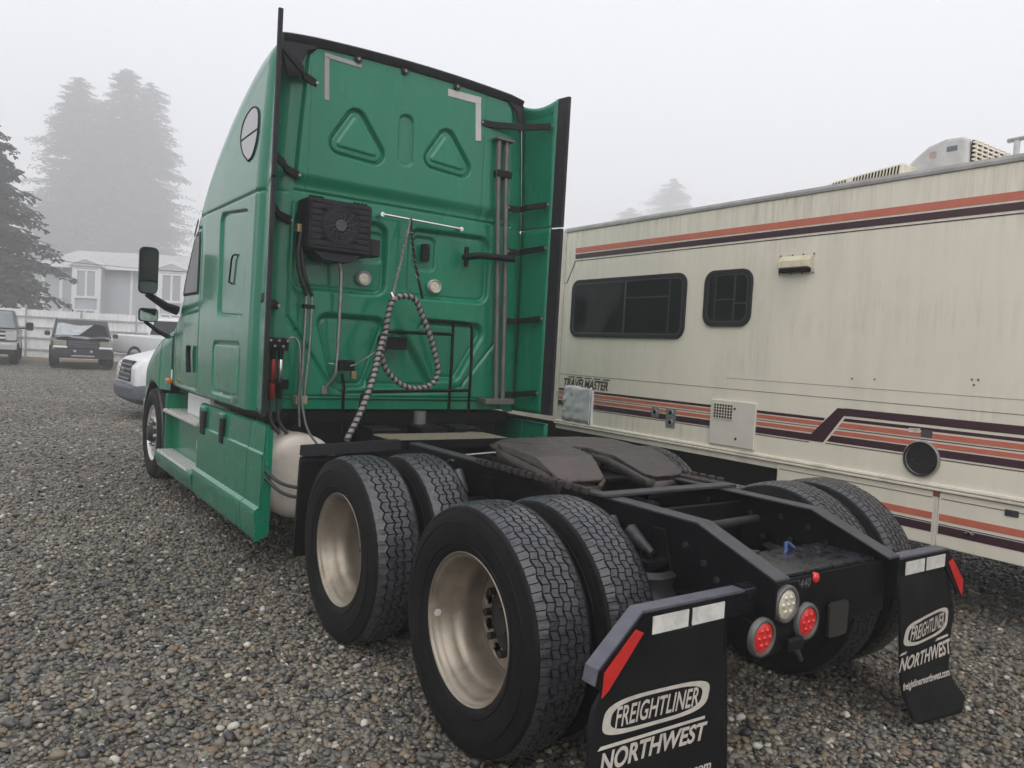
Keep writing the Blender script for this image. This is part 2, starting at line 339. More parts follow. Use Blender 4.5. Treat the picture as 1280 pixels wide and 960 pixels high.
def stone_material():
    M = bpy.data.materials.new('damp_pebbles'); M.use_nodes = True; t = M.node_tree; b = t.nodes['Principled BSDF']; L = t.links.new
    a = t.nodes.new('ShaderNodeAttribute'); a.attribute_name = 'tint'
    r = t.nodes.new('ShaderNodeValToRGB'); stone_ramp(r); L(a.outputs['Fac'], r.inputs[0])
    g = t.nodes.new('ShaderNodeNewGeometry')
    n = t.nodes.new('ShaderNodeTexNoise'); n.inputs['Scale'].default_value = .55; n.inputs['Detail'].default_value = 5; L(g.outputs['Position'], n.inputs['Vector'])
    mr = t.nodes.new('ShaderNodeMapRange'); mr.inputs['From Min'].default_value = .3; mr.inputs['From Max'].default_value = .7; mr.inputs['To Min'].default_value = .68; mr.inputs['To Max'].default_value = 1.15
    L(n.outputs['Fac'], mr.inputs['Value'])
    vm = t.nodes.new('ShaderNodeMix'); vm.data_type = 'RGBA'; vm.blend_type = 'MULTIPLY'; vm.inputs['Factor'].default_value = 1
    L(r.outputs[0], vm.inputs['A']); L(mr.outputs[0], vm.inputs['B'])
    # small mossy patches
    n2 = t.nodes.new('ShaderNodeTexNoise'); n2.inputs['Scale'].default_value = 4.5; n2.inputs['Detail'].default_value = 3; L(g.outputs['Position'], n2.inputs['Vector'])
    r2 = t.nodes.new('ShaderNodeValToRGB'); r2.color_ramp.elements[0].position = .66; r2.color_ramp.elements[1].position = .76; r2.color_ramp.elements[1].color = (.55,.55,.55,1)
    L(n2.outputs['Fac'], r2.inputs[0])
    x = t.nodes.new('ShaderNodeMix'); x.data_type = 'RGBA'; L(r2.outputs[0], x.inputs['Factor']); L(vm.outputs['Result'], x.inputs['A']); x.inputs['B'].default_value = (.13,.12,.035,1)
    n3 = t.nodes.new('ShaderNodeTexNoise'); n3.inputs['Scale'].default_value = 160; n3.inputs['Detail'].default_value = 3; L(g.outputs['Position'], n3.inputs['Vector'])
    m3 = t.nodes.new('ShaderNodeMapRange'); m3.inputs['To Min'].default_value = .7; m3.inputs['To Max'].default_value = 1.3; L(n3.outputs['Fac'], m3.inputs['Value'])
    y = t.nodes.new('ShaderNodeMix'); y.data_type = 'RGBA'; y.blend_type = 'MULTIPLY'; y.inputs['Factor'].default_value = 1; L(x.outputs['Result'], y.inputs['A']); L(m3.outputs[0], y.inputs['B'])
    L(y.outputs['Result'], b.inputs['Base Color']); b.inputs['Roughness'].default_value = .38
    return M
def make_ground():
    ax = np.concatenate([-np.geomspace(400, 30, 14), np.linspace(-28, 60, 89), np.geomspace(62, 400, 14)])
    X, Y = np.meshgrid(ax, ax); Z = terrain(X, Y)
    n = len(ax); V = np.stack([X, Y, Z], -1).reshape(-1, 3)
    i = np.arange((n-1)*(n)).reshape(n-1, n)[:, :-1].ravel()
    o = np_mesh('ground', V, np.stack([i, i+1, i+n+1, i+n], 1), ground_material(), smooth=180)
    o['kind'] = 'structure'; o['label'] = 'grey gravel yard reaching off into the fog'
make_ground()
def make_gravel():
    """pebble layer near the camera: one geometry-nodes object, square patches of scattered pebbles"""
    pts = []
    for ix in range(-14, 16):
        for iy in range(-5, 34):
            x, y = ix+.5, iy+.5
            d = (x-CAMP.x)*math.sin(YAW)+(y-CAMP.y)*math.cos(YAW); l = (x-CAMP.x)*math.cos(YAW)-(y-CAMP.y)*math.sin(YAW)
            if d < .5 or d > 27 or abs(l) > .75*d+2.2: continue
            if d > 13 and l > -.18*d: continue          # hidden behind the truck and motorhome
            pts.append((x, y, float(terrain(np.array(x), np.array(y)))))
    def tilt(x, y):
        e = .4; gx_ = float(terrain(np.array(x+e), np.array(y))-terrain(np.array(x-e), np.array(y)))/(2*e); gy_ = float(terrain(np.array(x), np.array(y+e))-terrain(np.array(x), np.array(y-e)))/(2*e)
        q = Vector((0,0,1)).rotation_difference(Vector((-gx_,-gy_,1)).normalized())
        return (q.to_matrix() @ Matrix.Rotation(random.randrange(4)*math.pi/2, 3, 'Z')).to_euler('XYZ')
    me = bpy.data.meshes.new('gravel_stones'); me.from_pydata(pts, [], [])
    at_ = me.attributes.new('turn', 'FLOAT_VECTOR', 'POINT'); at_.data.foreach_set('vector', [c for q in pts for c in tilt(q[0], q[1])])
    ai = me.attributes.new('which', 'INT', 'POINT'); ai.data.foreach_set('value', [random.randrange(3) for _ in pts])
    o = bpy.data.objects.new('gravel_stones', me); COL.objects.link(o)
    o['kind'] = 'stuff'; o['label'] = 'loose damp river pebbles covering the yard'; o['category'] = 'gravel'
    M = stone_material()
    g = bpy.data.node_groups.new('pebbles', 'GeometryNodeTree'); g.is_modifier = True
    g.interface.new_socket('Geometry', in_out='INPUT', socket_type='NodeSocketGeometry'); g.interface.new_socket('Geometry', in_out='OUTPUT', socket_type='NodeSocketGeometry')
    N = g.nodes.new; L = g.links.new
    gi = N('NodeGroupInput'); go = N('NodeGroupOutput')
    join = N('GeometryNodeJoinGeometry')
    def rnd(kind, lo, hi, seed):
        r = N('FunctionNodeRandomValue'); r.data_type = kind
        k = {'FLOAT_VECTOR': (0,1), 'FLOAT': (2,3)}[kind]
        r.inputs[k[0]].default_value = lo; r.inputs[k[1]].default_value = hi; r.inputs['Seed'].default_value = seed
        return r.outputs[{'FLOAT_VECTOR': 0, 'FLOAT': 1}[kind]]
    for s_ in range(3):
        layers = N('GeometryNodeJoinGeometry')
        for q, (den, lo, hi, zz) in enumerate(((1500, .5, .95, .0005), (620, .9, 1.35, .003), (55, 1.3, 2.1, .004))):
            gr = N('GeometryNodeMeshGrid'); gr.inputs['Size X'].default_value = 1; gr.inputs['Size Y'].default_value = 1; gr.inputs['Vertices X'].default_value = 2; gr.inputs['Vertices Y'].default_value = 2
            ds = N('GeometryNodeDistributePointsOnFaces'); ds.distribute_method = 'RANDOM'
            ds.inputs['Density'].default_value = den; ds.inputs['Seed'].default_value = 10*s_+q+1
            L(gr.outputs['Mesh'], ds.inputs['Mesh'])
            ico = N('GeometryNodeMeshIcoSphere'); ico.inputs['Radius'].default_value = .0135; ico.inputs['Subdivisions'].default_value = 2
            tr = N('GeometryNodeTransform'); tr.inputs['Scale'].default_value = (1.15, .88, .58); L(ico.outputs['Mesh'], tr.inputs['Geometry'])
            ip = N('GeometryNodeInstanceOnPoints'); L(ds.outputs['Points'], ip.inputs['Points']); L(tr.outputs[0], ip.inputs['Instance'])
            L(rnd('FLOAT_VECTOR', (-.35,-.35,0), (.35,.35,6.28), 3+s_*7+q), ip.inputs['Rotation'])
            L(rnd('FLOAT_VECTOR', (lo,lo,lo*.9), (hi,hi,hi*1.15), 4+s_*7+q), ip.inputs['Scale'])
            sa = N('GeometryNodeStoreNamedAttribute'); sa.data_type = 'FLOAT'; sa.domain = 'INSTANCE'; sa.inputs['Name'].default_value = 'tint'
            L(ip.outputs[0], sa.inputs['Geometry']); L(rnd('FLOAT', 0., 1., 5+s_*7+q), sa.inputs['Value'])
            tz = N('GeometryNodeTranslateInstances'); L(sa.outputs[0], tz.inputs['Instances'])
            cx = N('ShaderNodeCombineXYZ'); L(rnd('FLOAT', zz-.002, zz+.008, 6+s_*7+q), cx.inputs['Z']); L(cx.outputs[0], tz.inputs['Translation'])
            L(tz.outputs[0], layers.inputs[0])
        rz = N('GeometryNodeRealizeInstances'); L(layers.outputs[0], rz.inputs[0])
        nz = N('ShaderNodeTexNoise'); nz.inputs['Scale'].default_value = 90; nz.inputs['Detail'].default_value = 1
        ps = N('GeometryNodeInputPosition'); L(ps.outputs[0], nz.inputs['Vector'])
        sb = N('ShaderNodeVectorMath'); sb.operation = 'SUBTRACT'; L(nz.outputs['Color'], sb.inputs[0]); sb.inputs[1].default_value = (.5,.5,.5)
        sc = N('ShaderNodeVectorMath'); sc.operation = 'SCALE'; L(sb.outputs[0], sc.inputs[0]); sc.inputs['Scale'].default_value = .0095
        sp = N('GeometryNodeSetPosition'); L(rz.outputs[0], sp.inputs['Geometry']); L(sc.outputs[0], sp.inputs['Offset'])
        ss = N('GeometryNodeSetShadeSmooth'); L(sp.outputs[0], ss.inputs[0])
        sm = N('GeometryNodeSetMaterial'); sm.inputs['Material'].default_value = M; L(ss.outputs[0], sm.inputs[0])
        g2i = N('GeometryNodeGeometryToInstance'); L(sm.outputs[0], g2i.inputs[0]); L(g2i.outputs[0], join.inputs[0])
    ip = N('GeometryNodeInstanceOnPoints'); m2p = N('GeometryNodeMeshToPoints'); L(gi.outputs[0], m2p.inputs[0]); L(m2p.outputs[0], ip.inputs['Points'])
    L(join.outputs[0], ip.inputs['Instance']); ip.inputs['Pick Instance'].default_value = True
    na = N('GeometryNodeInputNamedAttribute'); na.data_type = 'INT'; na.inputs['Name'].default_value = 'which'; L(na.outputs[0], ip.inputs['Instance Index'])
    nb = N('GeometryNodeInputNamedAttribute'); nb.data_type = 'FLOAT_VECTOR'; nb.inputs['Name'].default_value = 'turn'
    L(nb.outputs[0], ip.inputs['Rotation'])
    L(ip.outputs[0], go.inputs[0])
    md = o.modifiers.new('pebbles', 'NODES'); md.node_group = g
    me.materials.append(M)
make_gravel()

# ================================================================== the truck
TRUCK = empty('semi_truck', (0,0,0), 0, 'green sleeper-cab semi truck without trailer, seen from behind', 'truck')
# ---- cab shell: sections along y
KY  = [2.98, 3.12, 3.40, 3.75, 4.05, 4.48, 4.85, 5.14, 5.44, 5.80, 6.05]
KZS = [3.62, 3.62, 3.54, 3.37, 3.22, 2.95, 2.64, 2.34, 1.96, 1.72, 1.62]
KH  = [3.80, 3.86, 3.87, 3.80, 3.68, 3.38, 3.00, 2.64, 2.22, 1.92, 1.80]
def smooth_interp(y, X, Y):
    y = np.asarray(y, float); X = np.array(X); Y = np.array(Y)
    m_ = np.gradient(Y, X); i = np.clip(np.searchsorted(X, y)-1, 0, len(X)-2)
    h = X[i+1]-X[i]; t = np.clip((y-X[i])/h, 0, 1)
    return (2*t**3-3*t**2+1)*Y[i]+(t**3-2*t**2+t)*h*m_[i]+(-2*t**3+3*t**2)*Y[i+1]+(t**3-t**2)*h*m_[i+1]
def cabW(y):
    y = np.asarray(y, float); Wd = np.interp(y, [2.9,4.6,5.4,6.05], [1.19,1.19,1.17,1.12])
    k = np.clip((3.18-y)/.20, 0, 1); return Wd-.205*(1-np.sqrt(np.maximum(0, 1-k*k)))
Z0 = 1.10
def tumble(z): return .012*np.maximum(0, z-1.6)+.05*np.maximum(0, z-2.72)**1.3
def cab_section(y, side, corner, roof):
    """left half profile for an array of y -> X,Z arrays [len(y), n]"""
    y = np.asarray(y, float)[:, None]
    W_, zs, H = cabW(y), smooth_interp(y, KY, KZS), smooth_interp(y, KY, KH)
    Rx = np.interp(y, [2.98,3.2,4.2,5.5,6.05], [.13,.22,.42,.45,.4])
    zt = Z0+(zs-Z0)*np.linspace(0, 1, side)[None, :]
    X1 = -(W_-tumble(zt)); Z1 = zt
    a = np.linspace(0, math.pi/2, corner+1)[None, 1:]; e = 2/2.3
    xa = -(W_-tumble(zs)); 
    X2 = xa+Rx*(1-np.cos(a)**e); Z2 = zs+(H-.03-zs)*np.sin(a)**e
    t = np.linspace(0, 1, roof+1)[None, 1:]
    x2 = xa+Rx; X3 = x2*(1-t); Z3 = H-.03+.03*(1-(1-t)**2)
    return np.concatenate([X1, X2, X3], 1), np.concatenate([Z1, Z2, Z3], 1)
PANEL1 = [(4.11,2.64),(3.33,2.58),(3.36,1.78),(4.06,1.80)]
PANEL2 = [(3.37,1.17),(4.14,1.165),(4.15,1.57),(3.37,1.575)]
DOOR = [(4.70,1.14),(5.86,1.14),(5.86,1.9),(5.30,2.60),(4.76,2.60),(4.70,2.4)]
OVAL = [(3.42,2.96),(3.60,3.06),(3.69,3.20),(3.63,3.32),(3.44,3.37),(3.28,3.30),(3.24,3.12),(3.31,2.99)]
def side_relief(y, z):
    d = np.zeros_like(y)
    p = sd_rpoly(y, z, PANEL1, .07); d += .020*sst(p, .026)+.012*gro(p, .011)
    p = sd_rpoly(y, z, PANEL2, .06); d += .020*gro(p, .010)+.003*sst(p, .02)
    p = sd_rpoly(y, z, DOOR, .05); d += .018*gro(p, .009)
    d += .014*gro(z-2.70, .010)
    d += .006*gro(z-1.70, .03)*(y < 4.7)*0
    d += .006*gro(sd_seg(y, z, (3.14,1.1), (3.14,2.7)), .012)      # rear corner post
    d += .004*gro(sd_seg(y, z, (4.75,1.86), (5.9,1.80)), .02)
    return d
def side_x(y, z, off=0.):
    """x of the left cab side at (y,z), off metres outside it"""
    return -(cabW(y)-tumble(np.asarray(z, float)))-off
def make_cab():
    ys = np.concatenate([2.98+.20*(1-np.cos(np.linspace(0, math.pi/2, 22)))[:-1], np.arange(3.18, 6.051, .0095)])
    X, Z = cab_section(ys, 250, 24, 14); Y = np.repeat(ys[:, None], X.shape[1], 1)
    rel = side_relief(Y, Z); rel[:, 274:] = 0
    n = X.shape[1]
    X = X+rel
    full = np.concatenate([np.stack([X, Y, Z], -1), np.stack([-X, Y, Z], -1)[:, -2::-1]], 1)
    k = full.shape[1]; V = full.reshape(-1, 3)
    i = (np.arange(len(ys)-1)[:, None]*k+np.arange(k-1)[None, :]).ravel()
    F = np.stack([i, i+1, i+k+1, i+k], 1)
    c = V[F].mean(1); ax = np.abs(c[:, 0])
    door = (sd_rpoly(c[:, 1], c[:, 2], DOOR, .05) < 0) & (ax > .9)
    cap = (c[:, 2] > 2.70) & ~door
    hatch = (sd_rpoly(c[:, 1], c[:, 2], PANEL2, .06) < 0) & (ax > 1.0)
    left = c[:, 0] < 0
    ws = (~cap) & (c[:, 1] > 5.1) & (ax < .93) & ~door
    shell = ~(door | cap | hatch | ws)
    def piece(name, mask, par, material=GREEN):
        v, f = compact(V, F[mask]); return np_mesh(name, v, f, material, par, 180)
    sh = piece('sleeper_shell', shell, TRUCK)
    cp = piece('roof_fairing', cap, TRUCK)
    piece('windshield', ws, TRUCK, GLASSD)
    out = []
    for lf in (True, False):
        d = piece('cab_door', door & (left if lf else ~left), TRUCK)
        h = piece('luggage_door', hatch & (left if lf else ~left), TRUCK)
        out.append((d, h))
    return sh, cp, out
SHELL, CAP, DOORS = make_cab()
def on_side(poly, off, sgn):
    return [(-sgn*float(side_x(y, z, off)) if sgn > 0 else float(side_x(y, z, off)), y, z) for y, z in poly]
for sgn, (dr, ht) in zip((-1, 1), DOORS):
    # door glass, frame and handle
    G = [(4.80,2.02),(5.42,2.02),(5.36,2.12),(5.02,2.50),(4.96,2.53),(4.83,2.53),(4.80,2.49)]
    cy, cz = 5.03, 2.24
    big = [(cy+(y-cy)*1.10, cz+(z-cz)*1.12) for y, z in G]
    mb = MB(); n = len(G)
    A = on_side(big, .004, sgn)+on_side(G, .012, sgn)
    mb.add(A, [(i, (i+1) % n, n+(i+1) % n, n+i) for i in range(n)]); mb.build('window_frame', RUBTRIM, dr)
    mb = MB(); mb.add(on_side(G, .008, sgn), [tuple(range(n))]); mb.build('window_pane', GLASSD, dr)
    mb = MB(); H_ = spline([(0,4.94,1.52),(0,4.955,1.47),(0,4.94,1.40),(0,4.92,1.33),(0,4.91,1.28)], 4)
    mb.tube([((sgn*(abs(float(side_x(p.y, p.z)))+.03)), p.y, p.z) for p in H_], .022, 8); mb.build('door_handle', BLACKPL, dr, 60)
    # raised grip on the tall side panel, hatch latch, oval sleeper window, marker lamp
    mb = MB(); mb.tube([(sgn*(abs(float(side_x(y, z)))+o_), y, z) for y, z, o_ in ((3.62,2.27,-.012),(3.68,2.27,.0),(3.72,2.24,.0),(3.75,2.10,.0),(3.76,2.06,.0),(3.70,2.045,-.012))], .008, 6)
    mb.build('panel_grip', BLACKPL, TRUCK, 60)
    mb = MB(); mb.box(sgn*1.185, sgn*1.215, 3.42, 3.46, 1.12, 1.17); mb.build('hatch_latch', STEEL, ht, bevel=.004)
    ov = OVAL; n = len(ov)
    ovs = [(p.y, p.z) for p in spline([(0,)+p for p in ov+ov[:1]], 6)][:-1]
    mb = MB(); mb.add(on_side(ovs, .006, sgn), [tuple(range(len(ovs)))]); o = mb.build('sleeper_window', mat('grey_tinted_glass', (.30,.30,.32), .12, 0, .3), CAP); o['label'] = 'oval grey sleeper window high on the roof fairing'
    mb = MB(); mb.tube([Vector(p) for p in on_side(ovs+ovs[:1], .004, sgn)], .008, 6); mb.build('window_seal', RUBTRIM, CAP, 60)
    mb = MB(); mb.tube([Vector(p) for p in on_side([(3.68,3.16),(3.25,3.17)], .008, sgn)], .005, 5); mb.build('window_bar', RUBTRIM, CAP, 60)
    mb = MB(); mb.box(sgn*1.15, sgn*1.20, 5.86, 5.98, 1.115, 1.165); mb.build('marker_lamp', AMBER, TRUCK, bevel=.012)
    # dark visor slot at the front top corner of the side
    mb = MB(); q = [(4.88,2.66),(5.03,2.52),(5.07,2.56),(4.93,2.70)]; mb.add(on_side(q, .006, sgn), [(0,1,2,3)]); mb.build('visor_trim', RUBTRIM, TRUCK)
# ---- back wall: pressed panel with recesses
def make_back():
    nz, nx = 390, 300
    y0 = 2.98
    Xs, Zs = cab_section([y0], 250, 40, 10); Xs, Zs = -Xs[0], Zs[0]
    zt = 3.797; z = 1.12+(zt-1.12)*(np.linspace(0, 1, nz)**1.0)
    wz = np.interp(z, Zs, Xs)
    u = np.linspace(-1, 1, nx)
    X = u[None, :]*wz[:, None]; Z = np.repeat(z[:, None], nx, 1); D = np.zeros_like(X)
    T1 = [(-.525,3.455),(-.785,3.035),(-.185,2.995)]; T2 = [(.262,3.465),(.005,3.075),(.605,3.03)]
    for T in (T1, T2):
        d = sd_rpoly(X, Z, T, .085); D += .014*gro(d+.010, .010)+.010*sst(d, .02)-.008*sst(d+.055, .022)+.006*gro(d+.06, .007)
    d = sd_rpoly(X, Z, [(-.15,3.05),(-.035,3.05),(-.045,3.43),(-.155,3.43)], .05); D += .012*sst(d, .025)+.006*gro(d, .01)
    D += .010*gro(Z-2.72, .007)
    D += .022*sst(2.715-Z, .05)*0
    D -= .020*sst(2.80-Z, .10)*(Z > 2.60)*1.0          # the roof shell stands slightly proud of the wall below
    D += np.where(Z > 2.725, .006*(gro(X+.88, .005)+gro(X-.635, .005)), 0)
    L1 = [(-.93,2.02),(-.205,2.02),(-.205,2.56),(-.93,2.60)]; L2 = [(.0,2.03),(.76,2.04),(.76,2.585),(.0,2.57)]
    for Q in (L1, L2):
        d = sd_rpoly(X, Z, Q, .09); D += .022*sst(d, .05)+.007*gro(d+.01, .012)
    d = sd_rpoly(X, Z, [(.055,2.26),(.245,2.26),(.245,2.52),(.055,2.52)], .04); D += .012*sst(d, .025)+.004*gro(d, .01)
    d = sd_rpoly(X, Z, [(-.44,2.27),(-.22,2.27),(-.22,2.5),(-.44,2.5)], .04); D += .010*sst(d, .025)
    for Q, r_ in (([(-.75,1.83),(-.16,1.83),(-.34,1.30),(-.58,1.29)], .07), ([(.09,1.84),(.78,1.84),(.50,1.37),(.28,1.37)], .07), ([(-.09,1.74),(-.02,1.74),(.28,1.30),(-.33,1.30)], .035)):
        d = sd_rpoly(X, Z, Q, r_); D += .026*sst(d, .06)+.008*gro(d+.015, .014)
    pl = [(-.97,2.62),(-.97,1.80),(-.90,1.70),(-.62,1.30),(-.50,1.24),(.42,1.27),(.55,1.32),(.90,1.74)]
    for a, b in zip(pl, pl[1:]): D += .010*gro(sd_seg(X, Z, a, b), .011)
    D += .008*gro(Z-1.215, .006)+.012*sst(Z-1.20, .02)
    d = sd_rpoly(X, Z, [(-1.03,2.42),(-.98,2.42),(-.98,2.68),(-1.03,2.68)], .015); D += .008*sst(d, .02)
    k = np.clip((np.abs(X)-wz[:, None]+.02)/.02, 0, 1); D = D*(1-k)
    V = np.stack([X, y0+D*1.75, Z], -1).reshape(-1, 3)
    i = (np.arange(nz-1)[:, None]*nx+np.arange(nx-1)[None, :]).ravel()
    return np_mesh('back_wall', V, np.stack([i, i+1, i+nx+1, i+nx], 1), GREEN, TRUCK, 180)
BACK = make_back()
YB = 2.975
mb = MB(); mb.box(-1.05, 1.05, 2.99, 6.0, 1.02, 1.10); mb.build('cab_floor', FRAME, TRUCK)
# reflective corner marks
for poly in ([(-.79,3.70),(-.755,3.712),(-.74,3.40),(-.777,3.40)], [(-.79,3.735),(-.50,3.727),(-.50,3.697),(-.79,3.703)]):
    mb = MB(); mb.prism(poly, 1, 2.939, 2.951); mb.build('reflective_mark', mat('dim_silver_tape', (.30,.29,.28), .45, .2), BACK)
for poly in ([(.25,3.725),(.57,3.73),(.57,3.672),(.255,3.668)], [(.518,3.669),(.57,3.669),(.59,3.377),(.537,3.368)]):
    mb = MB(); mb.prism(poly, 1, 2.939, 2.951); mb.build('reflective_mark', SILVER, BACK)
# roof edge trim and its screws
mb = MB(); secs = []
Xs, Zs = cab_section([3.02], 250, 24, 14); Xs, Zs = Xs[0], Zs[0]
pth = [(float(x), float(z)) for x, z in zip(Xs, Zs) if z > 3.60]; pth = pth[::2]+[(0, float(Zs[-1]))]
pth = [p for i, p in enumerate(pth) if i == 0 or abs(p[0]-pth[i-1][0])+abs(p[1]-pth[i-1][1]) > .005]
full = [(p.x, p.z) for p in spline([(-1.105,0,3.775),(-1.02,0,3.788),(-.8,0,3.808),(-.4,0,3.826),(0,0,3.832),(.4,0,3.826),(.8,0,3.808),(.90,0,3.797),(.985,0,3.782)], 4)]
for x, z in full:
    q = max(0, min(1, (3.80-z)/.10)) if x > 0 else 0; ix = (-1 if x > 0 else 1)*q
    secs.append([(x+ix*a, y, z+b) for a, y, b in ((-.01,3.06,.010),(-.012,2.92,.014),(-.010,2.905,.002),(.030,2.922,-.045),(.036,2.94,-.054),(.036,2.99,-.054),(.01,3.02,-.02))])
mb.loft(secs); TRIM = mb.build('roof_edge_trim', RUBTRIM, TRUCK, 50)
for x, z in ((-.53,3.752),(-.14,3.762),(.33,3.757)):
    mb = MB(); mb.lathe([(-.012,.001),(-.012,.010),(0,.012)], (x, 2.930, z), 1, 12); mb.build('screw', STEEL, TRIM, 40)
    mb = MB(); mb.lathe([(-.006,.001),(-.006,.028),(.006,.030)], (x, 2.930, z), 1, 14); mb.build('screw_boss', RUBTRIM, TRIM, 40)
for sg in (-1, 1):
    mb = MB(); mb.prism([(sg*a, b) for a, b in ((1.10,3.755),(.84,3.785),(.86,3.735),(.92,3.71),(.955,3.62),(.975,3.50),(1.06,3.50),(1.10,3.65))], 1, 2.925, 2.945); mb.build('corner_gusset', RUBTRIM, TRUCK, bevel=.004) if sg < 0 else None
mb = MB(); mb.prism([(1.0,3.75),(.84,3.785),(.86,3.735),(.92,3.70),(.955,3.62),(.972,3.52),(.985,3.52),(1.0,3.62)], 1, 2.925, 2.945); mb.build('corner_gusset', RUBTRIM, TRUCK, bevel=.004)
# ---- side extenders
def extender(sgn, xt, name):
    zc = 2.705
    objs = []
    zz_all = [(1.11, zc-.002), (zc+.002, 3.79)]
    Xs, Zs = cab_section([3.05], 250, 40, 14); Xs, Zs = -Xs[0], Zs[0]
    for part, (za, zb) in enumerate(zz_all):
        n = 40; Vs = []; rub = []
        for zi in np.linspace(za, zb, n):
            xf = float(np.interp(min(zi, 3.76), Zs, Xs))+.004
            yf = 3.045
            tr = xt+.0*(zi-2.4)
            row = []
            ztop = zi
            for t in np.linspace(0, 1, 9):
                x = xf+(tr-.035-xf)*(t**.8); y = yf+(2.66-yf)*t
                zq = zi+(-.05*math.sin(t*math.pi) if zi > 3.7 else 0)
                row.append((sgn*x, y, zq))
            Vs.append(row)
            zi = zi-(.010 if zi == zb and part == 0 else 0)
            rub.append([(sgn*(tr-.045), 2.675, zi), (sgn*(tr-.028), 2.675, zi), (sgn*(tr+.008), 2.565, zi), (sgn*(tr+.004), 2.545, zi), (sgn*(tr-.022), 2.548, zi)])
        mb = MB(); mb.loft(Vs, caps=False, closed=False); o = mb.build('side_extender', GREEN, TRUCK, 60, solid=.018)
        mb = MB(); mb.loft(rub); mb.build('rubber_edge', RUBTRIM, o, 40)
        objs.append(o)
    return objs
EXL = extender(-1, 1.25, 'left'); EXR = extender(1, 1.205, 'right')
EXL[1]['label'] = 'pale wet upper side extender on the left'
def bracket(pts, h=.05, t=.012, bolts=True):
    mb = MB(); V = []
    for p in pts: V += [(p[0], p[1], p[2]-h/2), (p[0], p[1], p[2]+h/2)]
    P = [Vector(p) for p in pts]; secs = []
    for i, p in enumerate(P):
        d = (P[min(i+1, len(P)-1)]-P[max(i-1, 0)]); d.z = 0; d.normalize(); nn = Vector((-d.y, d.x, 0))*t
        secs.append([p+nn+Vector((0,0,-h/2)), p-nn+Vector((0,0,-h/2)), p-nn+Vector((0,0,h/2)), p+nn+Vector((0,0,h/2))])
    mb.loft(secs); o = mb.build('extender_bracket', BLACKPL, TRUCK, bevel=.005)
    if bolts:
        for p in (P[0], P[-1]):
            b = MB(); b.lathe([(-.03,.001),(-.03,.010),(-.012,.011)], p, 1, 8); b.build('bolt', STEEL, o, 40)
    return o
for z, xa in ((3.53,.59),(2.87,.90),(2.50,.92),(1.90,.93),(1.26,.93)):
    bracket([(xa, 2.955, z), (xa+.12, 2.93, z), (.94 if z > 3 else xa+.14, 2.84, z+.01), (1.13, 2.70, z+.03)], .055 if z > 3 else .05)
for z, xa in ((3.53,-.84),(2.85,-.94),(2.52,-.98),(1.90,-1.05)):
    bracket([(xa, 2.955, z-.03), (xa-.10, 2.94, z), (xa-.14, 2.86, z+.01), (-1.20, 2.70, z+.10 if z > 3 else z+.03)], .06)
# ---- back wall fittings
def lamp_round(x, z, parent, r=.056, y=YB):
    mb = MB(); mb.lathe([(.0,r*.72),(-.022,r*.76),(-.028,r*.9),(-.02,r),(.02,r*1.02)], (x, y+.012, z), 1, 32); o = mb.build('work_lamp', SILVER, parent, 50)
    mb = MB(); mb.lathe([(-.014,.001),(-.018,r*.3),(-.014,r*.72),(.0,r*.76)], (x, y+.012, z), 1, 24); mb.build('lens', CLEARLENS, o, 50)
lamp_round(-.381, 2.135, TRUCK); lamp_round(.243, 2.132, TRUCK)
# grab bar
mb = MB(); mb.tube([(-.29,2.90,2.632),(.0,2.895,2.625),(.42,2.90,2.617)], .011, 10); GB = mb.build('grab_bar', CHROME, TRUCK, 60)
for x in (-.29, .42):
    mb = MB(); mb.tube([(x,2.985,2.632 if x < 0 else 2.617),(x,2.893,2.632 if x < 0 else 2.617)], .018, 10); mb.build('bar_mount', CHROME, GB, 50)
# latch recess
mb = MB(); mb.prism(rrect(.115,.185,2.325,2.468,.02), 1, 2.985, 3.012); LT = mb.build('latch_recess', BLACKPL, TRUCK)
for z in (2.355, 2.40, 2.44):
    mb = MB(); mb.box(.128,.172,2.975,2.988,z-.006,z+.01); mb.build('latch_rib', RUBTRIM, LT, bevel=.003)
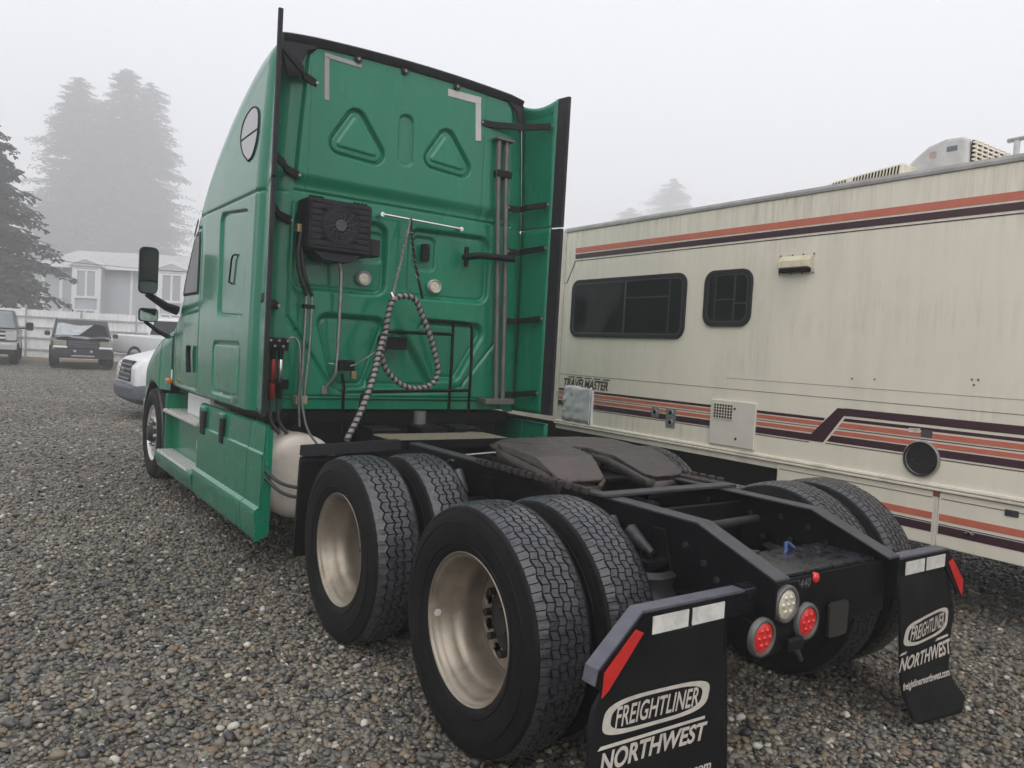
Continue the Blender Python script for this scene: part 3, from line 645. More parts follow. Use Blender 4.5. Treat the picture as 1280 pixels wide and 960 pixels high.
# air conditioning condenser with round fan
def condenser():
    x0, x1, z0, z1, yf = -.935, -.43, 2.27, 2.655, 2.755
    P = []
    for y, gx, zt, zb in ((2.955, .0, .0, -.0), (yf+.03, -.0, .0, .0), (yf, .02, -.02, .025)):
        P.append([(a, y, b) for a, b in rrect(x0+gx, x1-gx, z0+zb, z1+zt, .03, 4)])
    mb = MB(); mb.loft(P); B = mb.build('condenser_unit', FANG, TRUCK, 40)
    B['label'] = 'black condenser box with a round fan grille'
    for i in range(8):
        z = 2.315+i*.043
        if abs(z-2.475) < .145:
            w_ = math.sqrt(.15**2-(z-2.475)**2); segs = ((x0+.03, -.685-w_), (-.685+w_, x1-.03))
        else: segs = ((x0+.03, x1-.03),)
        for a, b in segs:
            if b-a < .01: continue
            mb = MB(); mb.box(a, b, yf-.008, yf+.002, z, z+.03); mb.build('louvre', FANG, B, bevel=.004)
    mb = MB(); mb.lathe([(.01,.142),(-.014,.142),(-.014,.132),(.01,.13)], (-.685, yf, 2.475), 1, 48); mb.build('fan_rim', FANG, B, 40)
    mb = MB(); mb.disc((-.685, yf-.002, 2.475), .135, 1, 40); mb.build('fan_well', DARKVOID, B)
    for r_ in (.062, .078, .094, .110, .124):
        mb = MB(); mb.tube([(-.685+r_*math.cos(t), yf-.012, 2.475+r_*math.sin(t)) for t in np.linspace(0, 2*math.pi, 41)], .0045, 5, False); mb.build('grille_ring', mat('grille_plastic', (.03,.028,.034), .45), B, 60)
    for k in range(12):
        t = k*math.pi/6; mb = MB(); mb.tube([(-.685+.045*math.cos(t), yf-.013, 2.475+.045*math.sin(t)), (-.685+.134*math.cos(t+.25), yf-.010, 2.475+.134*math.sin(t+.25))], .0040, 5); mb.build('grille_spoke', mat('grille_plastic', (.03,.028,.034), .45), B, 60)
    mb = MB(); mb.lathe([(-.02,.001),(-.02,.042),(-.01,.047),(0,.047)], (-.685, yf, 2.475), 1, 32); mb.build('fan_hub', mat('grey_hub_plastic', (.045,.042,.048), .5), B, 40)
    mb = MB()
    for k in range(4):
        t = R(45+90*k); cx, cz = -.685+.175*math.cos(t), 2.475+.145*math.sin(t); mb.box(cx-.022, cx+.022, yf-.010, yf, cz-.010, cz+.010)
    mb.build('fan_clips', DARKVOID, B, bevel=.003)
    mb = MB(); mb.box(x1-.005, x1+.09, 2.80, 2.95, 2.29, 2.42); mb.build('side_box', FANG, B, bevel=.008)
    mb = MB(); mb.loft([[(a, y, z) for a, z in ((x0+.05,z0+.02),(x1-.05,z0+.02),(x1-.15,z0-.05),(x0+.15,z0-.05))] for y in (2.78, 2.95)]); mb.build('drip_tray', FANG, B)
    for i in range(9):
        mb = MB(); xx = (x0+.03+i*.022) if i < 5 else (x1-.14+(i-5)*.03); mb.box(xx, xx+.012, yf+.03, yf+.06, z1-.004, z1+.012); mb.build('top_tab', DARKVOID, B)
    mb = MB(); mb.box(x0-.035, x0, 2.84, 2.9, 2.40, 2.46); mb.build('hose_fitting', BRASS, B, bevel=.006)
condenser()
# lines on the left of the wall
def pipe(name, pts, r, m_, n=6, parent=None, seg=8, label=None):
    mb = MB(); mb.tube(spline(pts, n), r, seg); o = mb.build(name, m_, parent or TRUCK, 60)
    if label: o['label'] = label
    return o
pipe('drain_pipe', [(-.66,2.90,2.27),(-.615,2.90,2.20),(-.60,2.90,2.08),(-.60,2.90,1.75),(-.605,2.90,1.45),(-.615,2.91,1.37),(-.66,2.95,1.29)], .014, STEEL)
mb = MB(); mb.box(-.69,-.645,2.955,2.975,1.235,1.295); mb.build('pipe_foot', STEEL, TRUCK, bevel=.004)
for i, (xa, xb) in enumerate(((-.862,-.868),(-.818,-.832))):
    pipe('coolant_line', [(xa,2.90,1.99),(xa,2.90,1.8),(xa-.004,2.90,1.55),(xb,2.90,1.40),(xb-.01,2.91,1.20)], .010, STEEL)
    pipe('coolant_hose', [(-.93+i*.02,2.86,2.42),(-.955+i*.03,2.85,2.25),(-.93+i*.035,2.86,2.10),(xa,2.90,1.96)], .016, HOSE)
mb = MB(); mb.box(-.885,-.795,2.885,2.925,1.865,1.895); mb.build('line_clamp', BLACKPL, TRUCK, bevel=.005)
mb = MB(); mb.box(-.905,-.815,2.90,2.97,1.16,1.225); mb.build('line_anchor', mat('tan_block', (.30,.24,.16), .5), TRUCK, bevel=.006)
pipe('cable_drop', [(-.885,2.90,1.45),(-.875,2.86,1.20),(-.87,2.72,.99),(-.84,2.45,.86),(-.88,2.2,.82)], .009, mat('grey_green_cable', (.10,.11,.10), .5))
# gladhand manifold with red and silver couplings
mb = MB(); mb.box(-1.13,-.985,2.86,2.96,1.55,1.64); MF = mb.build('air_manifold', BLACKPL, TRUCK, bevel=.008)
for k in range(5):
    mb = MB(); mb.lathe([(-.012,.001),(-.012,.009),(0,.009)], (-1.12+k*.03, 2.86, 1.62-.04*(k%2)), 1, 8); mb.build('bolt', STEEL, MF, 40)
for x, mm in ((-1.085, REDANO), (-1.03, CHROME)):
    mb = MB(); mb.lathe([(0,.016),(.06,.02),(.075,.014)], (x,2.90,1.485), 2, 12); mb.build('coupling', BLACKPL, MF, 40)
    mb = MB(); mb.lathe([(0,.012),(.01,.019),(.15,.019),(.165,.012)], (x,2.90,1.325), 2, 14); mb.build('coupling_sleeve', mm, MF, 40)
    mb = MB(); mb.lathe([(0,.015),(.02,.022),(.10,.022),(.11,.012)], (x,2.90,1.20), 2, 12); mb.build('coupling_end', REDANO if mm is REDANO else BLACKPL, MF, 40)
    pipe('air_hose', [(x,2.90,1.2),(x,2.89,1.05),(x+.06,2.86,.95)], .014, HOSE)
mb = MB(); mb.box(-1.145,-.955,2.92,2.97,1.27,1.34); mb.build('coupling_holder', BLACKPL, TRUCK, bevel=.006)
pipe('elbow_line', [(-1.0,2.88,1.60),(-.975,2.86,1.645),(-.93,2.86,1.63),(-.905,2.86,1.55),(-.895,2.87,1.38),(-.89,2.88,1.2),(-.875,2.88,1.0)], .009, STEEL)
# twin grey stacks of pipe at the right with their clamps
for x0_, x1_ in ((.745,.865), (.825,.935)):
    mb = MB(); mb.tube([(x0_,2.90,3.41),(x0_+.01,2.90,3.1),(x0_+.06,2.90,2.2),(x1_-.01,2.90,1.22)], .021, 12); mb.build('stand_pipe', GREYTUBE, TRUCK, 60)
mb = MB(); mb.box(.70,.88,2.86,2.94,3.405,3.42); mb.build('pipe_cap', GREYTUBE, TRUCK)
mb = MB(); mb.box(.735,.88,2.87,2.96,3.10,3.16); mb.build('pipe_clamp', BLACKPL, TRUCK, bevel=.008)
mb = MB(); mb.tube([(.50,2.96,2.40),(.50,2.90,2.40),(.58,2.85,2.415),(.92,2.84,2.425)], .028, 10); mb.build('pipe_hanger', BLACKPL, TRUCK, 50)
mb = MB(); mb.tube([(.50,2.93,2.32),(.50,2.93,2.48)], .02, 8); mb.build('hanger_foot', BLACKPL, TRUCK, 50)
mb = MB(); mb.box(.70,1.0,2.82,2.96,1.18,1.225); mb.build('pipe_shelf', GREYTUBE, TRUCK, bevel=.004)
# black tube rack low on the wall
for pts in ([(-.22,2.85,1.735),(.36,2.85,1.748)], [(.362,2.85,1.84),(.365,2.85,1.5),(.36,2.85,1.10)], [(.10,2.86,1.85),(.48,2.85,1.85),(.525,2.85,1.845),(.545,2.85,1.80),(.555,2.85,1.5),(.55,2.85,1.10)],
            [(-.43,2.82,.95),(-.43,2.82,1.2),(-.425,2.82,1.24),(-.39,2.82,1.268),(.0,2.82,1.28),(.54,2.82,1.295)], [(-.58,2.80,.95),(-.58,2.80,1.30),(-.60,2.80,1.40)]):
    mb = MB(); mb.tube(pts, .013, 8); mb.build('rack_tube', FRAME, TRUCK, 60)
# spring hanger for the suzi lines: two arms from the bar
for pts, mm in (([(-.055,2.89,2.63),(-.09,2.86,2.5),(-.16,2.82,2.25),(-.23,2.78,2.02)], GREYTUBE), ([(-.05,2.89,2.63),(-.05,2.86,2.5),(-.02,2.82,2.25),(.035,2.79,2.01)], BLACKPL)):
    mb = MB(); P_ = spline(pts, 10); mb.tube(P_, .011, 8); o = mb.build('hose_tender', mm, TRUCK, 60)
    co = MB(); co.tube([P_[i]+Vector((.013*math.cos(i*.0+k_*1.2), .013*math.sin(k_*1.2), 0)) for k_, i in enumerate(np.linspace(8, 24, 48).astype(int))], .0028, 4); co.build('spring', STEEL, o, 60)
mb = MB(); mb.tube([(-.25,2.77,2.03),(-.215,2.75,1.965)], .016, 8); mb.build('hose_clamp', CHROME, TRUCK, 50)
# wrapped hose bundle: a loop and a tail down to the frame
def wrapped(pts, r):
    P_ = spline(pts, 12); mb = MB(); mb.tube(P_, r, 12); o = mb.build('hose_bundle', HOSEWRAP, TRUCK, 60)
    L_ = [0]
    for a, b in zip(P_, P_[1:]): L_.append(L_[-1]+(b-a).length)
    tot = L_[-1]; n = int(tot/.004); H_ = []
    for i in range(n):
        s_ = tot*i/n; j = max(0, min(len(P_)-2, int(np.searchsorted(L_, s_))-1)); f_ = (s_-L_[j])/max(1e-6, L_[j+1]-L_[j])
        p = P_[j].lerp(P_[j+1], f_); t = (P_[j+1]-P_[j]).normalized(); nn = t.cross(Vector((0,1,0))).normalized(); bb = t.cross(nn)
        a = s_/.046*2*math.pi; H_.append(p+nn*(r*.93*math.cos(a))+bb*(r*.93*math.sin(a)))
    mb = MB(); mb.tube(H_, .0092, 6); mb.build('spiral_wrap', HOSE, o, 60)
wrapped([(-.335,2.72,1.56),(-.30,2.73,1.70),(-.265,2.75,1.90),(-.22,2.75,1.99),(-.14,2.75,2.015),(-.05,2.75,1.995),(.02,2.75,1.875),(.075,2.74,1.76),(.12,2.74,1.655),(.165,2.73,1.50),(.17,2.73,1.42),(.12,2.73,1.345),(.0,2.73,1.308),(-.14,2.73,1.335),(-.27,2.73,1.44),(-.33,2.72,1.56),(-.35,2.72,1.62)], .0195)
wrapped([(-.30,2.74,1.72),(-.36,2.70,1.56),(-.44,2.62,1.36),(-.55,2.55,1.14),(-.67,2.50,.94)], .0215)
pipe('tie_wire', [(-.66,2.92,1.47),(-.5,2.86,1.46),(-.40,2.78,1.54),(-.30,2.74,1.62)], .006, STEEL)
pipe('blue_knob_hose', [(-.20,2.92,1.82),(-.205,2.9,1.74),(-.28,2.85,1.60)], .009, BLUEH)
mb = MB(); mb.box(-.60,-.47,2.86,2.96,1.42,1.50); mb.build('valve_block', BLACKPL, TRUCK, bevel=.01)
mb = MB(); mb.box(-.50,-.46,2.85,2.90,1.36,1.42); mb.build('valve_fitting', BRASS, TRUCK, bevel=.006)
mb = MB(); mb.box(-.25,-.02,2.90,2.97,1.60,1.70); mb.build('rack_bracket', BLACKPL, TRUCK, bevel=.008)
# ---- mirrors
def mirror(sgn):
    mb = MB(); mb.loft([[(sgn*a, y, z) for a, z in rrect(1.375+g,1.55-g,1.995+g,2.45-g,.05,4)] for y, g in ((5.56,.004),(5.60,0),(5.68,.015),(5.73,.05))])
    M_ = mb.build('main_mirror', BLACKPL, TRUCK, 50)
    mb = MB(); mb.prism([(sgn*a, z) for a, z in rrect(1.388,1.538,2.125,2.437,.035,4)], 1, 5.553, 5.565); mb.build('mirror_glass', MIRROR, M_)
    mb = MB(); mb.prism([(sgn*a, z) for a, z in rrect(1.388,1.538,2.008,2.112,.03,4)], 1, 5.553, 5.565); mb.build('wide_angle_glass', mat('wide_mirror_glass', (.10,.13,.12), .06, .6), M_)
    mb = MB(); mb.tube([(sgn*1.16,5.72,1.86),(sgn*1.27,5.70,1.89),(sgn*1.46,5.65,2.0)], .04, 10, radii=[.05,.042,.03]); mb.build('mirror_arm', BLACKPL, M_, 50)
    mb = MB(); mb.loft([[(sgn*a, y, z) for a, z in rrect(1.232+g,1.426-g,1.735+g,1.88-g,.035,4)] for y, g in ((6.27,.004),(6.30,0),(6.36,.02),(6.39,.045))])
    K = mb.build('hood_mirror', BLACKPL, TRUCK, 50)
    mb = MB(); mb.prism([(sgn*a, z) for a, z in rrect(1.243,1.415,1.746,1.868,.03,4)], 1, 6.262, 6.275); mb.build('mirror_glass', mat('green_reflecting_mirror', (.55,.62,.58), .05, 1.), K)
    mb = MB(); mb.tube([(sgn*1.10,6.30,1.58),(sgn*1.22,6.31,1.64),(sgn*1.36,6.32,1.74)], .022, 8, radii=[.03,.024,.018]); mb.build('mirror_arm', BLACKPL, K, 50)
mirror(-1); mirror(1)
# ---- hood with wheel arches
def make_hood():
    KYh = [6.04, 6.20, 6.45, 6.73, 7.0, 7.26, 7.6, 8.0]; KZh = [1.56, 1.50, 1.42, 1.30, 1.17, 1.02, .92, .82]; KHh = [1.80, 1.78, 1.74, 1.68, 1.62, 1.55, 1.44, 1.26]
    ys = np.linspace(6.04, 8.02, 160)
    W_ = np.interp(ys, [6.04,6.3,6.6,7.1,7.4,7.8,8.02], [1.135,1.17,1.195,1.19,1.14,1.02,.9])[:, None]
    zs = smooth_interp(ys, KYh, KZh)[:, None]; H = smooth_interp(ys, KYh, KHh)[:, None]
    z0 = np.interp(ys, [6.04,7.2,7.35,8.02], [1.03,1.01,.5,.45])[:, None]
    zt = z0+(zs-z0)*np.linspace(0, 1, 50)[None]; X1 = -W_+0*zt
    a = np.linspace(0, math.pi/2, 25)[None, 1:]; X2 = -W_+.34*(1-np.cos(a)); Z2 = zs+(H-.04-zs)*np.sin(a)
    t = np.linspace(0, 1, 9)[None, 1:]; X3 = (-W_+.34)*(1-t); Z3 = H-.04+.04*t
    X = np.concatenate([X1, X2, X3], 1); Z = np.concatenate([zt, Z2, Z3], 1); Y = np.repeat(ys[:, None], X.shape[1], 1)
    X = X+.012*gro(Y-6.36-.10*np.clip(1.5-Z, 0, 1), .012)*(np.arange(X.shape[1]) < 60)
    fl = np.concatenate([np.stack([X, Y, Z], -1), np.stack([-X, Y, Z], -1)[:, -2::-1]], 1); k = fl.shape[1]; V = fl.reshape(-1, 3)
    i = (np.arange(len(ys)-1)[:, None]*k+np.arange(k-1)[None]).ravel(); F = np.stack([i, i+1, i+k+1, i+k], 1)
    c = V[F].mean(1); keep = ((c[:, 1]-6.70)**2+(c[:, 2]-.5)**2 > .60**2)
    v, f = compact(V, F[keep]); np_mesh('hood', v, f, GREEN, TRUCK, 180)
    mb = MB(); mb.box(-1.05,1.05,7.9,8.1,.35,.8); mb.build('front_bumper', GREEN, TRUCK, bevel=.04, bseg=3)
    for s_ in (-1, 1):
        mb = MB(); secs = []
        for t in np.linspace(-5, 175, 25):
            cy_, cz_ = 6.70+.60*math.cos(R(t)), .5+.585*math.sin(R(t))
            secs.append([(s_*x, cy_, cz_) for x in (.75, 1.175)])
        mb.loft(secs, caps=False, closed=False); mb.build('wheel_arch_liner', BLACKPL, TRUCK, 60, solid=.012)
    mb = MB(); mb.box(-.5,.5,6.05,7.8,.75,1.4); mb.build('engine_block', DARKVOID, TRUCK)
make_hood()
# ---- side skirts, steps, fuel tanks
def skirts(s):
    def sx(P): return [(s*a, b) for a, b in P]
    prof = [(1.175,1.035),(1.200,1.030),(1.205,.850),(1.218,.838),(1.222,.478),(1.250,.458),(1.255,.43),(1.240,.27),(1.225,.245),(1.20,.245)]
    def panel(name, y0, y1, pr, m_=GREEN, dy=0):
        mb = MB(); mb.loft([[(s*a, y+dy*(1.03-b), b) for a, b in pr] for y in (y0, y1)], caps=False, closed=False)
        return mb.build(name, m_, TRUCK, solid=.012)
    panel('skirt_panel', 2.62, 2.955, prof); panel('skirt_panel', 2.97, 4.42, prof)
    low = [(1.10,.80),(1.10,.42),(1.262,.405),(1.265,.37),(1.235,.26),(1.20,.245)]
    panel('step_skirt', 4.44, 6.02, low)
    mb = MB(); mb.add([(s*1.255,2.61,.245),(s*1.16,2.605,.29),(s*1.158,2.60,1.0),(s*1.20,2.60,1.035),(s*1.205,2.605,.85),(s*1.22,2.605,.47),(s*1.252,2.608,.45)], [(0,1,2,3,4,5,6)])
    e = mb.build('skirt_end', GREEN, TRUCK, solid=.014)
    for z in (.40, .275, .78):
        b = MB(); b.lathe([(-.008,.001),(-.008,.008),(0,.008)], (s*1.195, 2.597, z), 1, 8); b.build('rivet', STEEL, e, 40)
    mb = MB(); mb.box(s*1.10, s*1.222, 4.405, 4.44, .42, .845); mb.build('skirt_return', GREEN, TRUCK, bevel=.004)
    mb = MB(); mb.box(s*.98, s*1.18, 6.0, 6.035, .30, 1.0); mb.build('skirt_front', GREEN, TRUCK, bevel=.01)
    for y0, y1 in ((4.19,4.36),(3.60,3.74)):
        mb = MB(); mb.box(s*1.196, s*1.232, y0, y1, .80, 1.025); f = mb.build('skirt_handle', GREEN, TRUCK, bevel=.012)
        mb = MB(); mb.box(s*1.20, s*1.2345, y0-.004, y1-.045, .785, .99); mb.build('handle_slot_shade', BLACKPL, f, bevel=.01)  # raised black box, its colour stands for shade inside an open cutout
    # treads: bars of the two steps
    for z, x0, x1, y0, y1, nm in ((.84,.98,1.20,4.62,6.05,'upper_step'), (.425,1.105,1.262,4.66,5.98,'lower_step')):
        mb = MB(); mb.box(s*x0, s*x1, y0, y1, z-.03, z-.006); st = mb.build(nm, ALUSTEP, TRUCK, bevel=.003)
        n = 5
        for k in range(n):
            xa = x0+(x1-x0)*(k+.15)/n; xb = x0+(x1-x0)*(k+.75)/n
            mb = MB(); mb.box(s*xa, s*xb, y0+.01, y1-.01, z-.006, z+.006); mb.build('tread_bar', ALUSTEP, st, bevel=.003)
    mb = MB(); mb.box(s*.90, s*1.09, 4.60, 5.45, .845, 1.06); mb.build('battery_box', WHITEPT, TRUCK, bevel=.02)
    mb = MB(); mb.box(s*.90, s*.99, 5.25, 6.03, .82, 1.08); mb.build('step_back', GREEN, TRUCK, bevel=.01)
    if s > 0: return
    # fuel tank
    mb = MB(); c = (s*.895, 0, .65)
    mb.lathe([(2.74,.001),(2.742,.12),(2.75,.22),(2.762,.280),(2.785,.302),(2.82,.306),(4.55,.306),(4.6,.26),(4.62,.001)], c, 1, 56); tk = mb.build('fuel_tank', TANK, TRUCK, 40)
    for y in (3.2, 4.1):
        mb = MB(); mb.lathe([(y-.03,.309),(y+.03,.309),(y+.03,.300),(y-.03,.300)], c, 1, 48, True); mb.build('tank_strap', STEEL, tk, 40)
    mb = MB(); mb.box(s*.43, s*.60, 3.15, 3.25, .5, .9); mb.build('tank_bracket', FRAME, TRUCK)
skirts(-1); skirts(1)
pipe('air_line', [(-1.20,2.60,.735),(-1.12,2.50,.66),(-1.02,2.32,.655),(-.96,2.12,.72),(-1.0,2.0,.80)], .012, HOSE)
pipe('air_line', [(-1.20,2.60,.685),(-1.12,2.48,.60),(-1.03,2.32,.595),(-.97,2.12,.69),(-1.0,2.0,.77)], .012, HOSE)
# ---- wheels: axis along local +X (outboard)
def tyre_mesh():
    mb = MB(); half = [(.100,.300),(.116,.303),(.127,.318),(.131,.326),(.133,.335),(.140,.365),(.1425,.385),(.1435,.400),(.1425,.412),(.1432,.418),(.139,.445),(.133,.466),(.130,.472),(.131,.478),(.125,.488),(.116,.490)]
    prof = half+[(.06,.4925),(.0,.493),(-.06,.4925)]+[(-a, b) for a, b in half[::-1]]
    mb.lathe(prof, (0,0,0), 0, 96)
    for q in (-1, 1):          # moulded rings on the sidewalls
        for r_ in (.343, .430): mb.lathe([(q*(.134 if r_ < .4 else .1395), r_-.002), (q*(.139 if r_ < .4 else .1445), r_), (q*(.134 if r_ < .4 else .1395), r_+.003)], (0,0,0), 0, 96)
    return mb
def tread_mesh(kind):
    V = []; F = []
    tri = lambda u: 2*abs((u % 1)-.5)-.5      # -.5..+.5
    def rad(v): return .5065-.004*(v/.1)**2-.012*max(0, (abs(v)-.104)/.016)**2
    def block(b0, b1, t0, t1, slant, ns=3):
        base = len(V)
        for lvl in (0, 1):
            for i in range(ns):
                for b in (b0, b1):
                    t = t0+(t1-t0)*i/(ns-1); v = b(t); th_ = t+slant*v
                    r_ = rad(v)-(0 if lvl else .020)
                    if not lvl: v *= 1.0
                    V.append((v, r_*math.cos(th_), r_*math.sin(th_)))
        o = base+2*ns
        for i in range(ns-1): F.append((o+2*i, o+2*i+1, o+2*i+3, o+2*i+2))
        for i in range(ns-1):
            F.append((base+2*i, o+2*i, o+2*i+2, base+2*i+2)); F.append((base+2*i+1, base+2*i+3, o+2*i+3, o+2*i+1))
        F.append((base, base+1, o+1, o)); k = 2*(ns-1); F.append((base+k, o+k, o+k+1, base+k+1))
    tau = 2*math.pi
    if kind == 'drive':               # six columns of narrow slanted blocks
        N = 96; E_ = [-.121,-.074,-.036,0,.036,.074,.121]; g_ = .0042
        for c in range(6):
            ph = .5*(c % 2)
            def mk(e, sg, edge): return (lambda t: e if edge else e+.011*tri(t/tau*N/2)*1.0+sg*g_)
            b0 = mk(E_[c], 1, c == 0); b1 = mk(E_[c+1], -1, c == 5)
            for j in range(N):
                t0 = (j+ph+.065)*tau/N; t1 = (j+ph+.935)*tau/N; block(b0, b1, t0, t1, .22 if 0 < c < 5 else .0)
    else:                             # solid shoulders, chunky hexagons, a fine middle row
        N = 56; E_ = [-.121,-.067,-.020,.020,.067,.121]; g_ = .0055
        for c in range(5):
            def mk(e, sg, edge, ph=0): return (lambda t: e if edge else e+.016*tri(t/tau*N+ph)+sg*g_)
            if c in (0, 4):
                for j in range(N*2):
                    t0, t1 = j*tau/N/2, (j+1)*tau/N/2
                    block(mk(E_[c], 1, c == 0, .0 if c else 0), mk(E_[c+1], -1, c == 4), t0, t1, 0, 3)
            elif c == 2:
                for j in range(N*2):
                    block(mk(E_[c], 1, 0), mk(E_[c+1], -1, 0), (j+.06)*tau/N/2, (j+.94)*tau/N/2, .15, 3)
            else:
                for j in range(N):
                    block(mk(E_[c], 1, 0), mk(E_[c+1], -1, 0), (j+.5*(c == 3)+.05)*tau/N, (j+.5*(c == 3)+.95)*tau/N, 0, 5)
    mb = MB(); mb.v = V; mb.f = F; return mb
def perforated_disc(x, r0_, r1_, holes, hr, hole_at, seg=96, rings=14, thick=.012):
    """flat wheel disc with round hand holes"""
    mb = MB(); V = []; F = []
    for i in range(rings+1):
        for k in range(seg):
            rr = r0_+(r1_-r0_)*i/rings; t = 2*math.pi*k/seg; V.append((x, rr*math.cos(t), rr*math.sin(t)))
    for i in range(rings):
        for k in range(seg):
            rr = r0_+(r1_-r0_)*(i+.5)/rings; t = 2*math.pi*(k+.5)/seg
            y, z = rr*math.cos(t), rr*math.sin(t)
            if any((y-hole_at*math.cos(2*math.pi*h/holes))**2+(z-hole_at*math.sin(2*math.pi*h/holes))**2 < hr*hr for h in range(holes)): continue
            F.append((i*seg+k, i*seg+(k+1) % seg, (i+1)*seg+(k+1) % seg, (i+1)*seg+k))
    return mb.add(V, F)
def make_wheel(kind, tread):
    """kind: outer (deep dish), inner, steer"""
    mb = MB()
    if kind == 'outer':
        mb.lathe([(.112,.296),(.122,.300),(.1235,.304),(.120,.307),(.112,.303)], seg=80, close=True)
        mb.lathe([(.113,.298),(.108,.288),(.100,.281),(.082,.277),(.070,.272),(.055,.262),(.030,.258),(.010,.250),(-.005,.238),(-.06,.236),(-.11,.236),(-.118,.234)], seg=80)
        W_ = mb.build('wheel', RIM, None, 50)
        d = perforated_disc(-.116, .10, .236, 10, .030, .187); dd = d.build('wheel_disc', RIM, W_, 50, solid=.012)
        h = MB(); h.lathe([(-.115,.150),(-.105,.150),(-.100,.125),(-.085,.110),(-.080,.085),(-.066,.080),(-.062,.055),(-.050,.050),(-.048,.001)], seg=32); h.build('hub', HUBM, W_, 40)
        for k in range(10):
            t = 2*math.pi*(k+.5)/10; n_ = MB(); n_.lathe([(-.112,.018),(-.080,.018),(-.078,.001)], (0, .162*math.cos(t), .162*math.sin(t)), 0, 6); n_.build('lug_nut', HUBM, W_)
        bp = MB(); bp.lathe([(-.20,.001),(-.20,.235)], seg=40); bp.build('brake_drum', DARKVOID, W_)
        st = MB(); st.prism([(-.012,-.014),(.012,-.014),(.015,.004),(0,.012),(-.015,.004)], 2, 0, .001)
    elif kind == 'inner':
        mb.lathe([(.118,.304),(.106,.284),(.06,.265),(0,.25),(-.06,.262),(-.106,.284),(-.118,.304)], seg=64); W_ = mb.build('wheel', HUBM, None, 50)
        d = perforated_disc(.108, .10, .28, 10, .030, .187); d.build('wheel_disc', HUBM, W_, 50, solid=.012)
        bp = MB(); bp.lathe([(-.15,.001),(-.15,.20),(-.13,.215),(.06,.215)], seg=40); bp.build('brake_drum', HUBM, W_, 40)
    else:
        mb.lathe([(-.118,.304),(-.10,.28),(0,.25),(.03,.24),(.06,.262),(.100,.281),(.112,.298),(.123,.302),(.121,.307)], seg=64); W_ = mb.build('wheel', ALUSTEP, None, 50)
        d = perforated_disc(.095, .10, .27, 10, .032, .205); d.build('wheel_disc', ALUSTEP, W_, 50, solid=.012)
        h = MB(); h.lathe([(.09,.13),(.12,.125),(.135,.10),(.17,.08),(.18,.001)], seg=32); h.build('hub', HUBM, W_, 40)
        for k in range(10):
            t = 2*math.pi*(k+.5)/10; n_ = MB(); n_.lathe([(.095,.018),(.14,.018),(.142,.001)], (0, .150*math.cos(t), .150*math.sin(t)), 0, 6); n_.build('lug_nut', CHROME, W_)
    ty = bpy.data.objects.new('tyre', TYREM); COL.objects.link(ty); ty.parent = W_
    tr = bpy.data.objects.new('tread_blocks', TREADM[tread]); COL.objects.link(tr); tr.parent = W_; tr['kind'] = 'stuff'
    return W_
_o = tyre_mesh().build('tyre', TYRE, None, 50); TYREM = _o.data; bpy.data.objects.remove(_o)
TREADM = {}
for kd in ('drive', 'chunky'):
    _o = tread_mesh(kd).build('tread_blocks', TREAD, None); TREADM[kd] = _o.data; bpy.data.objects.remove(_o)
def place_wheel(w_, x, y, side, spin):
    w_.parent = TRUCK; w_.location = (x, y, .507); w_.rotation_euler = (spin, 0, math.pi if side < 0 else 0)
first = {}
def wheel(kind, tread, x, y, side, spin):
    key = (kind, tread)
    if key not in first: w_ = make_wheel(kind, tread); first[key] = w_
    else: w_ = copy_tree(first[key])
    place_wheel(w_, x, y, side, spin); return w_
for side in (-1, 1):
    for ay, tr in ((0, 'drive'), (1.32, 'chunky' if side < 0 else 'chunky')):
        ox, oy = (.05, -.08 if ay == 0 else 0) if side > 0 else (0, 0)
        wheel('outer', tr, side*1.075+ox, ay+oy, side, R(23+40*ay)); wheel('inner', tr, side*.735+ox, ay+oy, side, R(70+11*ay))
    wheel('steer', 'chunky', side*1.055, 6.70, side, R(12))
# weight sticker inside the rear rim
mb = MB(); a0 = R(185)
P_ = []
for da, xx in ((-.05,-1.155),(-.055,-1.175),(0,-1.185),(.055,-1.175),(.05,-1.155),(0,-1.148)):
    rr = .2735 if xx > -1.16 else .2765
    P_.append((xx, rr*math.cos(a0+da)*-1*-1, .507+rr*math.sin(a0+da)))
mb.add([(x, -abs(y) if False else abs(y), z) for x, y, z in P_], [(0,1,2,3,4,5)]); mb.build('rim_sticker', TAPEW, TRUCK)
